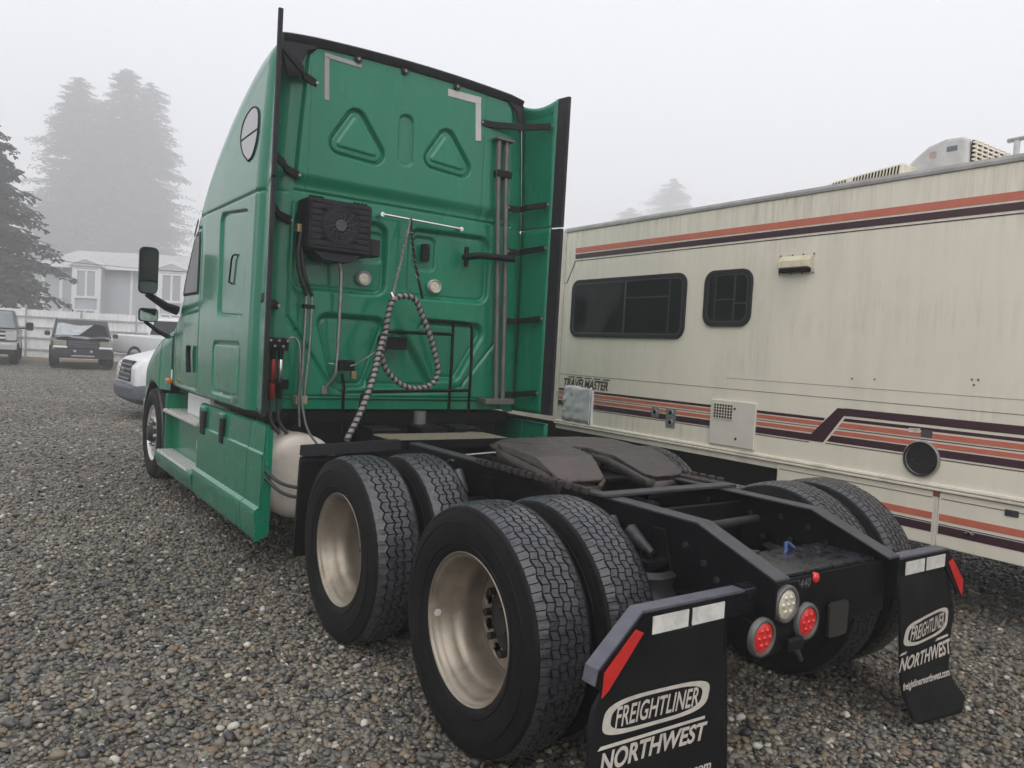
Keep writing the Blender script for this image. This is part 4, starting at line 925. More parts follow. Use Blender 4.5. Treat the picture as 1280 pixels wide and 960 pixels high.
# ---- frame
def rail(s):
    xo, xi = s*.43, s*.345
    prof_top = [(7.6,.975),(-.50,.975),(-.885,.842)]; prof_bot = [(7.6,.70),(-.62,.70),(-.885,.655)]
    mb = MB(); mb.prism(prof_top+prof_bot[::-1], 0, xo, xo-s*.010); RL = mb.build('frame_rail', FRAME, TRUCK)
    mb = MB()
    for (y0, z0), (y1, z1) in zip(prof_top, prof_top[1:]):
        mb.hexa([(xo+s*.002,y0,z0),(xo+s*.002,y1,z1),(xi,y1,z1),(xi,y0,z0)], [(xo+s*.002,y0,z0+.010),(xo+s*.002,y1,z1+.010),(xi,y1,z1+.010),(xi,y0,z0+.010)])
    mb.build('top_flange', FRAMETOP, RL, bevel=.003)
    mb = MB(); mb.hexa([(xo,7.6,.690),(xo,-.62,.690),(xi,-.62,.690),(xi,7.6,.690)], [(xo,7.6,.699),(xo,-.62,.699),(xi,-.62,.699),(xi,7.6,.699)]); mb.build('bottom_flange', FRAME, RL)
    for y, z in [(-.30,.90),(-.36,.80),(-.45,.88),(-.55,.83),(-.62,.78),(.15,.9),(.22,.80),(.4,.9),(.6,.85),(-.72,.76),(-.12,.88),(-.2,.78)]:
        for q in (1, -1):
            b = MB(); b.lathe([(0,.001),(0,.012),(.014,.013)][::-1] if False else [(0,.014),(q*s*.012,.013),(q*s*.012,.001)], (xo if q > 0 else xo-s*.010, y, z), 0, 6); b.build('frame_bolt', HUBM, RL)
    return RL
rail(-1); rail(1)
for y, z0, z1, d in ((.66,.72,.95,.10),(2.1,.72,.94,.08),(-.05,.74,.93,.03),(4.2,.72,.94,.1)):
    mb = MB(); mb.box(-.42,.42,y-d/2,y+d/2,z0,z1); mb.build('crossmember', FRAME, TRUCK, bevel=.006)
# rear crossmember with top plate and lettering
mb = MB(); mb.box(-.419,.419,-.835,-.80,.60,.825); RC = mb.build('rear_crossmember', FRAME, TRUCK, bevel=.004)
mb = MB(); mb.box(-.34,.34,-.82,-.55,.828,.838); mb.build('crossmember_plate', mat('wet_black_plate', (.016,.018,.022), .3, .1, .2, .4, 18, .25, 40, rvar=.15), RC)
v, f = text_mesh('34440', .05, 0, .0006, .115); mb = MB(); mb.add([(-.195+a, -.8365, .797+b) for a, b in v], f); mb.build('chalk_number', mat('faded_chalk', (.10,.10,.115), .8, var=.3, vscale=60), RC)
mb = MB(); mb.prism(rrect(-.03,.10,.56,.70,.02), 1, -.862, -.85); mb.build('licence_plate_holder', mat('dull_plate', (.035,.033,.03), .45, .3, var=.3), TRUCK)
for x in (.05, .16):
    mb = MB(); mb.lathe([(0,.022),(.008,.022),(.010,.012),(.024,.012),(.026,.001)], (x,-.66,.838), 2, 10); mb.build('plate_bolt', HUBM, RC, 40)
# tail lamps on their bracket
mb = MB(); mb.prism([(-.40,.83),(-.27,.83),(-.23,.73),(-.12,.70),(-.12,.60),(-.22,.565),(-.36,.575),(-.50,.555),(-.535,.60),(-.52,.69),(-.42,.70)], 1, -.872, -.862); LB = mb.build('lamp_bracket', FRAME, TRUCK, bevel=.003)
for x, z, mm, y in ((-.352,.752,CLEARLENS,-.872), (-.215,.665,REDLENS,-.872), (-.482,.648,REDLENS,-.872)):
    mb = MB(); mb.lathe([(.004,.072),(-.010,.072),(-.018,.066),(-.018,.058),(-.008,.054)], (x,y,z), 1, 40); T = mb.build('tail_lamp', mat('worn_lamp_ring', (.13,.125,.115), .5, .4, var=.2, vscale=20), TRUCK, 45)
    mb = MB(); mb.lathe([(-.018,.001),(-.018,.03),(-.015,.048),(-.010,.056),(.0,.056)], (x,y,z), 1, 32); mb.build('lens', mm, T, 50)
    for k in range(7):
        t = k*math.pi/3; rr = 0 if k == 6 else .03
        mb = MB(); mb.lathe([(-.023,.001),(-.022,.006),(-.017,.010)], (x+rr*math.cos(t), y, z+rr*math.sin(t)), 1, 8); mb.build('led_dome', mm, T, 50)
mb = MB(); mb.lathe([(-.010,.001),(-.009,.014),(-.004,.020),(.01,.021)], (-.105,-.836,.808), 1, 24); mb.build('marker_lamp', REDLENS, TRUCK, 50)
mb = MB(); mb.box(-.34,-.25,-.90,-.872,.57,.62); mb.build('lamp_plug', BLACKPL, LB, bevel=.01)
pipe('lamp_wire', [(-.30,-.89,.58),(-.27,-.90,.54),(-.24,-.88,.53),(-.26,-.86,.60)], .008, HOSE)
# ---- mud flap hangers and flaps
def flap_hanger(s):
    pts = [(.44,.80),(1.025,.80),(1.205,.640),(1.215,.59)]; n = len(pts)
    wid = .085
    mb = MB()
    def strip(a, b, na, nb): return
    offs = [(0,-wid),(-.028,-wid+.004),(-.075,-.055),(-.078,-.03)]
    inner = [(p[0]+o[0], p[1]+o[1]) for p, o in zip(pts, offs)]
    V = []
    for y in (-.805, -.745):
        V += [(s*a, y, b) for a, b in pts]
    mb.add(V, [(i, i+1, n+i+1, n+i) for i in range(n-1)])
    top = mb.build('hanger_top', mat('grey_hanger_top', (.115,.115,.14), .42, .2, 0, .2, 14, .05, 90), TRUCK, solid=.010)  # top strip in a lighter grey than the black face
    mb = MB(); mb.add([(s*a, -.8085, b-.004) for a, b in pts]+[(s*a, -.8085, b) for a, b in inner], [(i, i+1, n+i+1, n+i) for i in range(n-1)])
    fr = mb.build('hanger_face', FRAME, TRUCK, solid=.008)
    for a, b in ((.625,.792),(.812,.985)):
        mb = MB(); mb.prism([(s*a,.722),(s*b,.722),(s*b,.782),(s*a,.782)], 1, -.817, -.8135); mb.build('white_reflector', TAPEW, fr)
    mb = MB(); mb.prism([(s*a, b) for a, b in ((1.025,.735),(1.062,.752),(1.190,.632),(1.194,.552),(1.166,.572))], 1, -.8165, -.8135); mb.build('red_reflector', TAPER, fr)
    mb = MB(); mb.tube([(s*.40,-.775,.775),(s*.50,-.775,.775)], .042, 12); mb.build('hanger_socket', FRAME, TRUCK, 50)
    return fr
flap_hanger(-1); flap_hanger(1)
def bend(x, z, s):
    """world y of a flap at its local place: the left hangs nearly flat, the right curls back at the bottom"""
    t = np.clip((.72-z)/.72, 0, 1)
    if s < 0: return -.800-.05*t**1.5+.012*np.sin(3*t+6*x)
    return -.800-.09*t**2+.05*np.sin(t*5.0)*np.clip((x-.75)/.4, 0, 1)-.02*np.sin(t*6)
def flap(s):
    if s < 0: EI, EO = [(.725,.60),(.4,.592),(.0,.58)], [(.725,1.01),(.70,1.05),(.60,1.15),(.52,1.215),(.45,1.235),(.0,1.235)]
    else: EI, EO = [(.725,.572),(.45,.59),(.2,.645),(.06,.70),(.03,.745)], [(.725,1.02),(.60,1.12),(.50,1.185),(.43,1.19),(.32,1.11),(.22,1.05),(.15,1.07),(.09,1.12),(.03,1.06)]
    nz, nx = 46, 26; V = []; z_ = np.linspace(.725, .03, nz)
    for z in z_:
        a = np.interp(-z, [-q[0] for q in EI], [q[1] for q in EI]); b = np.interp(-z, [-q[0] for q in EO], [q[1] for q in EO])
        for x in np.linspace(a, b, nx): V.append((s*x, float(bend(x, z, s)), z))
    F = [(i*nx+k, i*nx+k+1, (i+1)*nx+k+1, (i+1)*nx+k) for i in range(nz-1) for k in range(nx-1)]
    mb = MB(); mb.add(V, F); fl = mb.build('mud_flap', FLAP, TRUCK, 60, solid=.010)
    def lay(v, f, cx, cz, name, rot=0.):
        c_, s_ = math.cos(rot), math.sin(rot); mb = MB()
        P = [(cx+a*c_-b*s_, cz+a*s_+b*c_) for a, b in v]       # left to right as seen from behind
        mb.add([(x, float(bend(abs(x), z, s))-.0085, z) for x, z in P], f); return mb.build(name, PRINT, fl)
    cx = -.935 if s < 0 else .865; cz = .468 if s < 0 else .45; k = 1. if s < 0 else 1.03
    # oval ring, thick at the ends
    n = 64; out = []; inn = []
    def stad(hw, hh, ex, t):
        a, b = math.cos(t), math.sin(t); return (hw*math.copysign(abs(a)**(2/ex), a), hh*math.copysign(abs(b)**(2/ex), b))
    for i in range(n):
        t = 2*math.pi*i/n; o_ = stad(.240*k, .060*k, 3.4, t); i_ = stad(.205*k, .047*k, 3.0, t); out.append((o_[0]+o_[1]*.25, o_[1])); inn.append((i_[0]+i_[1]*.25, i_[1]))
    lay(out+inn, [(i, (i+1) % n, n+(i+1) % n, n+i) for i in range(n)], cx, cz, 'logo_oval')
    v, f = text_mesh('FREIGHTLINER', .075*k, .28, .0012, .375*k, 1.02); v[:, 1] *= 1.12*.06*k/np.ptp(v[:, 1]); lay(v, f, cx, cz, 'logo_lettering')
    bar = [(-.265*k,-.004),(.225*k,-.004),(.225*k,.007),(-.25*k,.007)]; lay(bar, [(0,1,2,3)], cx, cz-.083*k, 'logo_bar')
    v, f = text_mesh('NORTHWEST', .09*k, .25, .0026, .495*k, 1.0); v[:, 1] *= .064*k/np.ptp(v[:, 1]); lay(v, f, cx-.008, cz-.130*k, 'logo_lettering')
    v, f = text_mesh('freightlinernorthwest.com', .05*k, .1, .0012, .53*k if s < 0 else .40); v[:, 1] *= .042*k/np.ptp(v[:, 1]); lay(v, f, cx+.0 if s < 0 else .845, (cz-.262 if s < 0 else .205), 'web_lettering')
flap(-1); flap(1)
# ---- quarter fender ahead of the tandem
for s in (-1, 1):
    mb = MB(); mb.prism([(1.93,.93),(1.945,.90),(1.99,.30),(1.975,.30),(1.91,.90)], 0, s*1.21, s*.60); mb.build('quarter_fender', BLACKPL, TRUCK, bevel=.004)
    mb = MB(); mb.hexa([(s*1.20,1.88,.93),(s*.55,1.88,.955),(s*.55,1.97,.955),(s*1.20,1.97,.93)], [(s*1.20,1.90,.995),(s*.55,1.90,1.02),(s*.55,1.96,1.02),(s*1.20,1.96,.995)]); mb.build('fender_top', BLACKPL, TRUCK, bevel=.005)
    mb = MB(); mb.tube([(s*1.0,1.93,.90),(s*.44,1.93,.90)], .02, 8); mb.build('fender_arm', FRAME, TRUCK, 50)
# deck plate behind the cab, with raised diamonds
mb = MB(); mb.box(-.50,.42,2.03,2.42,.985,.995); DP = mb.build('deck_plate', DECKM, TRUCK)
mb = MB()
for i in range(31):
    for j in range(13):
        x, y = -.48+i*.029, 2.045+j*.029; a = .009; b = .0035; q = 1 if (i+j) % 2 else -1
        mb.add([(x-a,y-q*a,.9955),(x+b,y-q*b,.9955),(x+a,y+q*a,.9955),(x-b,y+q*b,.9955),(x,y,.9985)], [(0,1,4),(1,2,4),(2,3,4),(3,0,4)])
o = mb.build('plate_diamonds', mat('dark_plate_lugs', (.20,.17,.125), .4, .4), DP); o['kind'] = 'stuff'  # diamonds coloured darker so the pattern stands out from the plate
mb = MB(); mb.box(-.50,.42,2.01,2.03,.94,1.0); mb.build('deck_edge', FRAME, TRUCK, bevel=.004)
pipe('pull_rod', [(-.49,1.36,.96),(-.44,1.41,.952),(-.42,1.46,.955),(-.38,1.45,.96),(-.30,1.52,.965),(-.05,1.05,1.04)][:5]+[(0.05,1.30,1.02)], .007, STEEL)
mb = MB(); mb.tube([(-.53,1.33,.965),(-.48,1.375,.957)], .011, 8); mb.build('rod_grip', CHROME, TRUCK, 50)
# ---- fifth wheel
def fifth_wheel():
    def zt(y): return 1.096+.036*((y-.56)/.5) if y > .56 else 1.096-(.56-y)*.44
    Lh = [(-.045,.68),(-.045,.58),(-.065,.46),(-.11,.30),(-.15,.18),(-.20,.145),(-.40,.15),(-.45,.20),(-.46,.32),(-.46,.84),(-.44,.94),(-.36,1.02),(-.22,1.06),(0,1.07)]
    Lh = [(x, 1.07-(1.07-y)*.78) for x, y in Lh]
    full = Lh+[(-x, y) for x, y in Lh[-2::-1]]+[(.03,.79),(0,.80),(-.03,.79)]
    # triangulated strip grid, clipped by the outline
    nx, ny = 120, 110; xs = np.linspace(-.47, .47, nx); ys = np.linspace(.33, 1.09, ny)
    X, Y = np.meshgrid(xs, ys); d = sd_poly(X, Y, full)
    Zt = np.vectorize(zt)(Y)-.004*np.clip((d+.008)/.008, 0, 1)**2+.0012*np.sin(X*37+Y*21)*np.sin(Y*43-X*11)
    k = X.size; i = (np.arange(ny-1)[:, None]*nx+np.arange(nx-1)[None]).ravel(); F = np.stack([i, i+1, i+nx+1, i+nx], 1)
    # snap boundary points onto the outline along the distance gradient
    gx = np.gradient(d, axis=1)/(xs[1]-xs[0]); gy = np.gradient(d, axis=0)/(ys[1]-ys[0]); near = (d > 0) & (d < .014)
    X = np.where(near, X-gx*d, X); Y = np.where(near, Y-gy*d, Y)
    V = np.stack([X, Y, Zt], -1).reshape(-1, 3); dd = d.ravel()
    keep = (dd[F] < .0135).all(1) & ((dd[F] <= 0).any(1))
    v, f = compact(V, F[keep])
    P = np_mesh('fifth_wheel', v, f, GREASE, TRUCK, 50); P['label'] = 'greasy rust-stained fifth wheel plate with a V throat'
    mo = P.modifiers.new('thickness', 'SOLIDIFY'); mo.thickness = .045; mo.offset = -1
    # skirt of the casting below the edge
    mb = MB(); pass
    for s_ in (-1, 1):
        edge = [(s_*abs(x), y) for x, y in Lh[5:13]]
        mb.loft([[(x*.975, .004+y*.995, zt(y)-.03), (x*.93, .02+y*.97, zt(y)-.115)] for x, y in edge], caps=False, closed=False)
        ed = [(s_*abs(x), y) for x, y in Lh[0:6]]
        mb.loft([[(x, y, zt(y)-.02), (x+s_*.02, y+.01, zt(y)-.09)] for x, y in ed], caps=False, closed=False)
    mb.build('casting_skirt', GREASE, P, 60, solid=.022)
    mb = MB(); mb.lathe([(0,.10),(.02,.095),(.025,.06)], (0,.72,1.02), 2, 24); mb.build('jaw', HUBM, P, 40)
    for s_ in (-1, 1):
        mb = MB(); mb.prism([(.46,.995),(.90,.995),(.80,1.06),(.56,1.06)], 0, s_*.37, s_*.43); mb.build('pivot_bracket', GREASE, TRUCK, bevel=.01)
        # slide rail with a row of teeth
        mb = MB(); mb.box(s_*.40, s_*.475, .06, 1.12, .985, 1.000); SR = mb.build('slide_rail', mat('rusty_dark_steel', (.045,.038,.034), .6, .3, var=.4, vscale=14, bump=.2), TRUCK, bevel=.004)
        for q in range(16):
            y = .12+q*.062; mb = MB(); mb.box(s_*.462, s_*.492, y, y+.034, .985, 1.018); mb.build('rail_tooth', SR.data.materials[0], SR, bevel=.005)
    mb = MB(); mb.box(-.47,.47,.02,.095,.986,1.002); mb.build('slide_crossbar', FRAMETOP, TRUCK, bevel=.004)
    mb = MB(); mb.box(-.40,.40,.45,.66,.96,.992); mb.build('slide_carriage', FRAME, TRUCK, bevel=.01)
fifth_wheel()
# ---- axles, suspension, driveline under the frame
for y in (0, 1.32):
    mb = MB(); mb.tube([(-.62,y,.507),(-.25,y,.507),(.25,y,.507),(.62,y,.507)], .075, 14); AX = mb.build('axle_housing', FRAME, TRUCK, 50)
    mb = MB(); mb.lathe([(-.22,.04),(-.18,.13),(-.08,.20),(.04,.21),(.14,.16),(.2,.08),(.24,.001)], (0,y,.53), 1, 28); mb.build('differential', FRAME, AX, 50)
    for s in (-1, 1):
        mb = MB(); mb.lathe([(0,.11),(.02,.13),(.06,.115),(.10,.135),(.14,.115),(.18,.13),(.20,.10)], (s*.50,y-.30,.56), 2, 24); mb.build('air_spring', HOSE, TRUCK, 50)
        mb = MB(); mb.hexa([(s*.46,y-.45,.50),(s*.55,y-.45,.50),(s*.55,y+.55,.62),(s*.46,y+.55,.62)], [(s*.46,y-.45,.56),(s*.55,y-.45,.56),(s*.55,y+.55,.68),(s*.46,y+.55,.68)]); mb.build('trailing_arm', FRAME, TRUCK, bevel=.008)
        mb = MB(); mb.tube([(s*.50,y-.06,.915),(s*.50,y-.15,.80)], .032, 12); SH = mb.build('shock_body', mat('grey_shock', (.055,.058,.065), .4, .3, var=.3, vscale=20), TRUCK, 50)
        mb = MB(); mb.tube([(s*.50,y-.15,.80),(s*.50,y-.26,.60)], .020, 10); mb.build('shock_rod', HUBM, SH, 50)
        mb = MB(); mb.lathe([(0,.001),(0,.07),(.03,.085),(.06,.07),(.12,.065),(.13,.001)], (s*.50,y-.22,.62), 1, 20); mb.build('brake_chamber', FRAME, TRUCK, 45)
mb = MB(); mb.tube([(-.5,-.19,.89),(-.5,-.25,.855),(-.5,-.33,.82)], .028, 12, radii=[.034,.03,.018]); mb.build('damper', mat('worn_grey_damper', (.035,.035,.038), .45, .3, var=.3, vscale=25), TRUCK, 45)
mb = MB(); mb.tube([(0,.2,.58),(0,1.15,.60)], .05, 12); mb.build('drive_shaft', FRAME, TRUCK, 50)
mb = MB(); mb.tube([(0,1.5,.62),(0,4.4,.72)], .055, 12); mb.build('drive_shaft', FRAME, TRUCK, 50)
mb = MB(); mb.tube([(-.40,-.22,.86),(-.1,-.22,.87),(.36,-.20,.875)], .020, 10); mb.build('torque_rod', HUBM, TRUCK, 50)
pipe('blue_air_line', [(-.33,-.30,.84),(-.2,-.42,.80),(-.05,-.55,.80),(.02,-.60,.83),(.06,-.58,.87),(.09,-.60,.85)], .009, BLUEH)
pipe('black_air_line', [(-.36,.5,.90),(-.2,.1,.85),(-.25,-.3,.80),(-.1,-.5,.82)], .012, HOSE)
pipe('black_air_line', [(-.40,1.9,.92),(-.25,1.6,.90),(-.30,1.25,.93),(-.36,1.1,.9)], .012, HOSE)
pipe('black_air_line', [(-.48,-.30,.80),(-.52,-.35,.70),(-.5,-.2,.62)], .012, HOSE)
for k, (y0, y1, x, z, r_) in enumerate(((.25,.95,-.16,.80,.075),(.30,.90,.17,.80,.075),(1.55,1.98,.16,.82,.08))):
    mb = MB(); mb.lathe([(y0,.001),(y0+.01,r_*.7),(y0+.03,r_),(y1-.03,r_),(y1-.01,r_*.7),(y1,.001)], (x,0,z), 1, 24); mb.build('air_tank', FRAME, TRUCK, 45)
for k in range(4):
    x = -.33+.022*k; zc_ = .88-.02*(k % 2)
    pipe('loom', [(x,2.4,zc_),(x+.02,1.8,zc_+.02),(x-.01,1.2,zc_-.03),(x+.015,.6,zc_),(x,.1,zc_-.02),(x+.03,-.35,zc_-.05),(x+.05+.03*k,-.58,.85)], .009+.002*(k % 3), HOSE if k % 2 else BLACKPL)
for y in (1.75, 1.1, .45, -.1, -.4):
    mb = MB(); mb.box(-.345,-.24,y-.012,y+.012,.84,.92); mb.build('loom_clip', STEEL if y < 0 else BLACKPL, TRUCK, bevel=.004)
for y in (-.30, 1.02):
    for s in (-1, 1):
        mb = MB(); mb.box(s*.43,s*.56,y-.07,y+.07,.76,.80); mb.build('spring_seat', FRAME, TRUCK, bevel=.006)
        mb = MB(); mb.prism([(y-.10,.72),(y+.10,.72),(y+.04,.92),(y-.04,.92)], 0, s*.432, s*.444); mb.build('gusset_plate', FRAME, TRUCK, bevel=.003)
pipe('brake_hose', [(-.44,.52,.86),(-.50,.55,.80),(-.56,.5,.70),(-.60,.30,.60)], .011, HOSE)
pipe('brake_hose', [(-.44,1.95,.88),(-.50,1.85,.78),(-.56,1.7,.70),(-.58,1.5,.60)], .011, HOSE)
for y, x in ((2.62,-.35),(2.70,.1),(2.66,.38)):
    mb = MB(); mb.box(x-.12,x+.12,y-.1,y+.15,.86,1.02); mb.build('frame_box', FRAME, TRUCK, bevel=.015)
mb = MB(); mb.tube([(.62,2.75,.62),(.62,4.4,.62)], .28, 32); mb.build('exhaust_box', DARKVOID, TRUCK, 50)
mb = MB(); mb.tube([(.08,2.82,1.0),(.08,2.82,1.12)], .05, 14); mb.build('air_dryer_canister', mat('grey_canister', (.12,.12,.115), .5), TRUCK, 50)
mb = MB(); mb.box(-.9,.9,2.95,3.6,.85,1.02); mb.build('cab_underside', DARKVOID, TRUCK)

# ================================================================== the motorhome
RVA = -R(1.179)
RV = empty('motorhome', (2.6,0,0), RVA, 'long cream motorhome with orange and maroon stripes parked beside the truck', 'motorhome')
S0, S1 = -3.3, 6.2
ZT, ZR = 3.065, .88
def rv_sec(s, g=0.):
    return [(0+g,s,.86),(0+g,s,ZT-.045),(.012+g,s,ZT-.012),(.05+g,s,ZT),(.4,s,ZT+.04-g),(1.2,s,ZT+.07-g),(2.0,s,ZT+.04-g),(2.35-g,s,ZT),(2.4-g,s,ZT-.045),(2.4-g,s,.86)]
mb = MB(); mb.loft([rv_sec(S0), rv_sec(4.335)]); BODY = mb.build('body_shell', CREAM, RV)
mb = MB(); mb.loft([rv_sec(4.36), rv_sec(5.2), rv_sec(5.9, .08), rv_sec(S1, .25)]); mb.build('front_shell', CREAM, RV)
mb = MB(); mb.tube([(-.006,4.347,.86),(-.006,4.347,ZT)], .013, 6); mb.build('corner_moulding', CREAM2, RV, 60)
mb = MB(); mb.prism([(-.012,ZT-.012),(-.012,ZT-.034),(.004,ZT-.04),(.03,ZT-.0),(.03,ZT+.012),(.0,ZT+.012)], 1, S0, 4.38); mb.build('roof_rail', mat('grey_roof_rail', (.33,.32,.30), .45, .4, var=.2), RV)
mb = MB(); mb.box(.06,2.35,S0+.05,S1-.3,.58,.86); mb.build('chassis_floor', DARKVOID, RV)  # black box added so that no light shows beneath the body
def decal(name, poly, m_, t=.0025, base=0., par=None):
    mb = MB(); mb.prism(poly, 0, -base-t, -base+.0005); return mb.build(name, m_, par or RV)
def band(z0, z1, sa, sb, m_, slant=0., t=.0025, name='stripe'):
    return decal(name, [(sa,z0),(sb,z0),(sb+slant*(z1-z0),z1),(sa,z1)], m_, t)
# upper stripes run to the front, end on a slant
for z0, z1, m_ in ((2.782,2.838,ORANGE), (2.716,2.768,MAROON), (2.690,2.698,MAROON)):
    decal('stripe', [(S0,z0),(4.16-(2.84-z0)*.05,z0),(4.165,z1),(S0,z1)], m_)
decal('pinstripe', [(4.15,2.69),(4.165,2.69),(4.30,2.45),(4.285,2.45)], MAROON); decal('pinstripe', [(4.285,2.45),(4.33,2.45),(4.33,2.457),(4.285,2.457)], MAROON)
# wall seam lines
for z, d in ((1.412,.005),(1.508,.003)): decal('wall_seam', [(S0,z),(4.33 if z < 1.5 else 1.9,z),(4.33 if z < 1.5 else 1.9,z+d),(S0,z+d)], mat('brown_seam', (.19,.16,.12), .7), .0015)  # thin dark brown strips mark the joints
# waist stripes
W1 = [(1.232,1.255,MAROON),(1.190,1.222,ORANGE),(1.172,1.178,BLUEST),(1.128,1.160,ORANGE),(1.062,1.116,MAROON),(1.046,1.052,MAROON)]
for z0, z1, m_ in W1:
    cut = 1.0-(z0-1.10)*.55 if z0 < 1.2 else .93
    decal('stripe', [(1.01-(z0-1.08)*.62,z0),(4.325,z0),(4.325,z1),(1.01-(z1-1.08)*.62,z1)], m_)
decal('zigzag_stripe', [(.80,1.342),(.74,1.342),(.70,1.286),(.745,1.286),(.905,1.062),(1.03,1.062),(1.04,1.09)], MAROON, .003)
for z0, z1, m_ in ((1.288,1.345,MAROON),(1.245,1.268,MAROON),(1.196,1.232,ORANGE),(1.180,1.187,BLUEST),(1.136,1.168,ORANGE),(1.075,1.126,MAROON),(1.056,1.062,MAROON)):
    e0 = .72+(1.286-z0)*.72; e1 = .72+(1.286-z1)*.72
    if z0 > 1.28: e0 = e1 = .742
    decal('stripe', [(S0,z0),(e0,z0),(e1,z1),(S0,z1)], m_)
# belt rail below the wall
mb = MB(); mb.prism([(0,.892),(-.022,.886),(-.026,.872),(-.010,.866),(-.030,.858),(-.030,.846),(0,.842)], 1, S0, 4.35); mb.build('belt_rail', CREAM2, RV, 30)
mb = MB(); mb.box(-.012,.05,1.30,4.33,.79,.842); mb.build('sill', CREAM2, RV, bevel=.004)
# lower compartments
for sa, sb in ((S0,-.012),(.012,1.30)):
    mb = MB(); mb.box(-.012,.03,sa,sb,.465,.838); o = mb.build('lower_panel', CREAM, RV, bevel=.006)
    for z0, z1, m_ in ((.645,.692,ORANGE),(.618,.624,BLUEST),(.556,.612,MAROON)):
        decal('stripe', [(sa+.012,z0),(sb-.012,z0),(sb-.012,z1),(sa+.012,z1)], m_, .0145, par=o)
    mb = MB(); mb.box(-.0145,-.011,sa+.02,sb-.02,.793,.799); mb.build('panel_seam', mat('brown_seam', (.19,.16,.12), .7), o)
mb = MB(); mb.box(-.016,.0,-.011,.011,.462,.84); mb.build('panel_post', CREAM2, RV)
mb = MB(); mb.box(-.019,-.014,-.020,.024,.805,.842); mb.build('rusty_corner', RUST, RV)
mb = MB(); mb.prism(rrect(-.51,-.43,.765,.806,.005), 0, -.018, -.010); mb.build('compartment_label', mat('dark_label', (.03,.03,.035), .5, var=.6, vscale=160), RV)
mb = MB(); mb.lathe([(-.03,.001),(-.03,.012),(-.012,.018)], (0,-.23,.60), 0, 12); mb.build('compartment_lock', CHROME, RV, 40)
mb = MB(); mb.box(-.022,-.012,-.26,-.20,.592,.604); mb.build('lock_tab', CHROME, RV, bevel=.002)
# windows
def rv_window(a0, a1, b0, b1, r, lab, bars):
    mb = ring(rrect(a0,a1,b0,b1,r), rrect(a0+.035,a1-.035,b0+.035,b1-.035,r*.75), 0, -.022, .004); W_ = mb.build('window', RUBTRIM, RV, 40, bevel=.004); W_['label'] = lab
    mb = ring(rrect(a0+.034,a1-.034,b0+.034,b1-.034,r*.75), rrect(a0+.052,a1-.052,b0+.052,b1-.052,r*.6), 0, -.016, .0); mb.build('inner_frame', mat('grey_window_bead', (.05,.05,.055), .4, .3), W_, 40)
    mb = MB(); mb.prism(rrect(a0+.03,a1-.03,b0+.03,b1-.03,r*.75), 0, -.008, -.003); mb.build('pane', GLASSD, W_)
    for (p0, p1, q0, q1) in bars:
        mb = MB(); mb.box(-.015,-.007,p0,p1,q0,q1); mb.build('window_bar', mat('grey_window_bead', (.05,.05,.055), .4, .3), W_)
rv_window(2.44,4.165,1.845,2.475,.11,'long dark window near the front', [(3.27,3.295,1.89,2.43),(2.645,2.66,1.89,2.43),(2.66,3.27,2.25,2.262)])
rv_window(1.68,2.215,1.965,2.47,.11,'small dark window with rounded corners', [(2.075,2.09,2.01,2.425),(1.855,1.875,2.01,2.425),(1.875,2.075,2.20,2.212),(1.73,1.855,2.165,2.175)])
# range hood vent
mb = MB(); mb.prism(rrect(1.085,1.43,2.395,2.555,.008), 0, -.006, .0); VT = mb.build('hood_vent', CREAM2, RV)
mb = MB(); mb.loft([[(-.006,s,2.545),(-.055,s,2.50),(-.06,s,2.445),(-.006,s,2.43)] for s in (1.11,1.405)]); mb.build('vent_cowl', mat('yellowed_plastic', (.64,.58,.42), .5, var=.08, vscale=12, dirt=(.3,.22,.12), dirt_amt=.5, dirt_scale=8), VT, bevel=.004)
mb = MB(); mb.box(-.05,-.0065,1.12,1.395,2.405,2.432); mb.build('vent_mouth', DARKVOID, VT)
for s in (1.10, 1.20, 1.30, 1.415):
    for z in (2.55, 2.40): mb = MB(); mb.lathe([(-.012,.001),(-.011,.006),(-.006,.008)], (0,s,z), 0, 8); mb.build('screw', RUST, VT, 40)
# lettering
v, f = text_mesh('TRAVELMASTER', .11, .22, .0028, .76, .95); v[:, 1] *= .10/np.ptp(v[:, 1])
mb = MB(); mb.add([(-.004, 3.855-a, 1.325+b) for a, b in v], f); mb.build('lettering', mat('brown_lettering', (.05,.032,.028), .5, var=.3, vscale=30), RV)
for s in (3.53,3.68,3.83,3.98,4.12):
    decal('speed_mark', [(s-.06,1.385),(s+.05,1.385),(s+.025,1.398),(s-.085,1.398)], mat('brown_lettering', (.05,.032,.028), .5))
# patched hatch
V = []; nx = ny = 12
for j in range(ny):
    for i in range(nx):
        s = 4.20-.48*i/(nx-1); z = .905+.385*j/(ny-1); V.append((-.012-.018*random.random()**2-.008*(i in (0,nx-1)), s+random.uniform(-.012,.012), z+random.uniform(-.010,.010)))
mb = MB(); mb.add(V, [(j*nx+i, j*nx+i+1, (j+1)*nx+i+1, (j+1)*nx+i) for j in range(ny-1) for i in range(nx-1)]); HT = mb.build('patched_hatch', FOILW, RV, 30, solid=.006)
for s, z0, z1 in ((3.70,.88,1.26),(3.735,.90,1.28)): mb = MB(); mb.box(-.03,.0,s-.006,s+.006,z0,z1); mb.build('hatch_edge', WHITEPT, HT, bevel=.003)
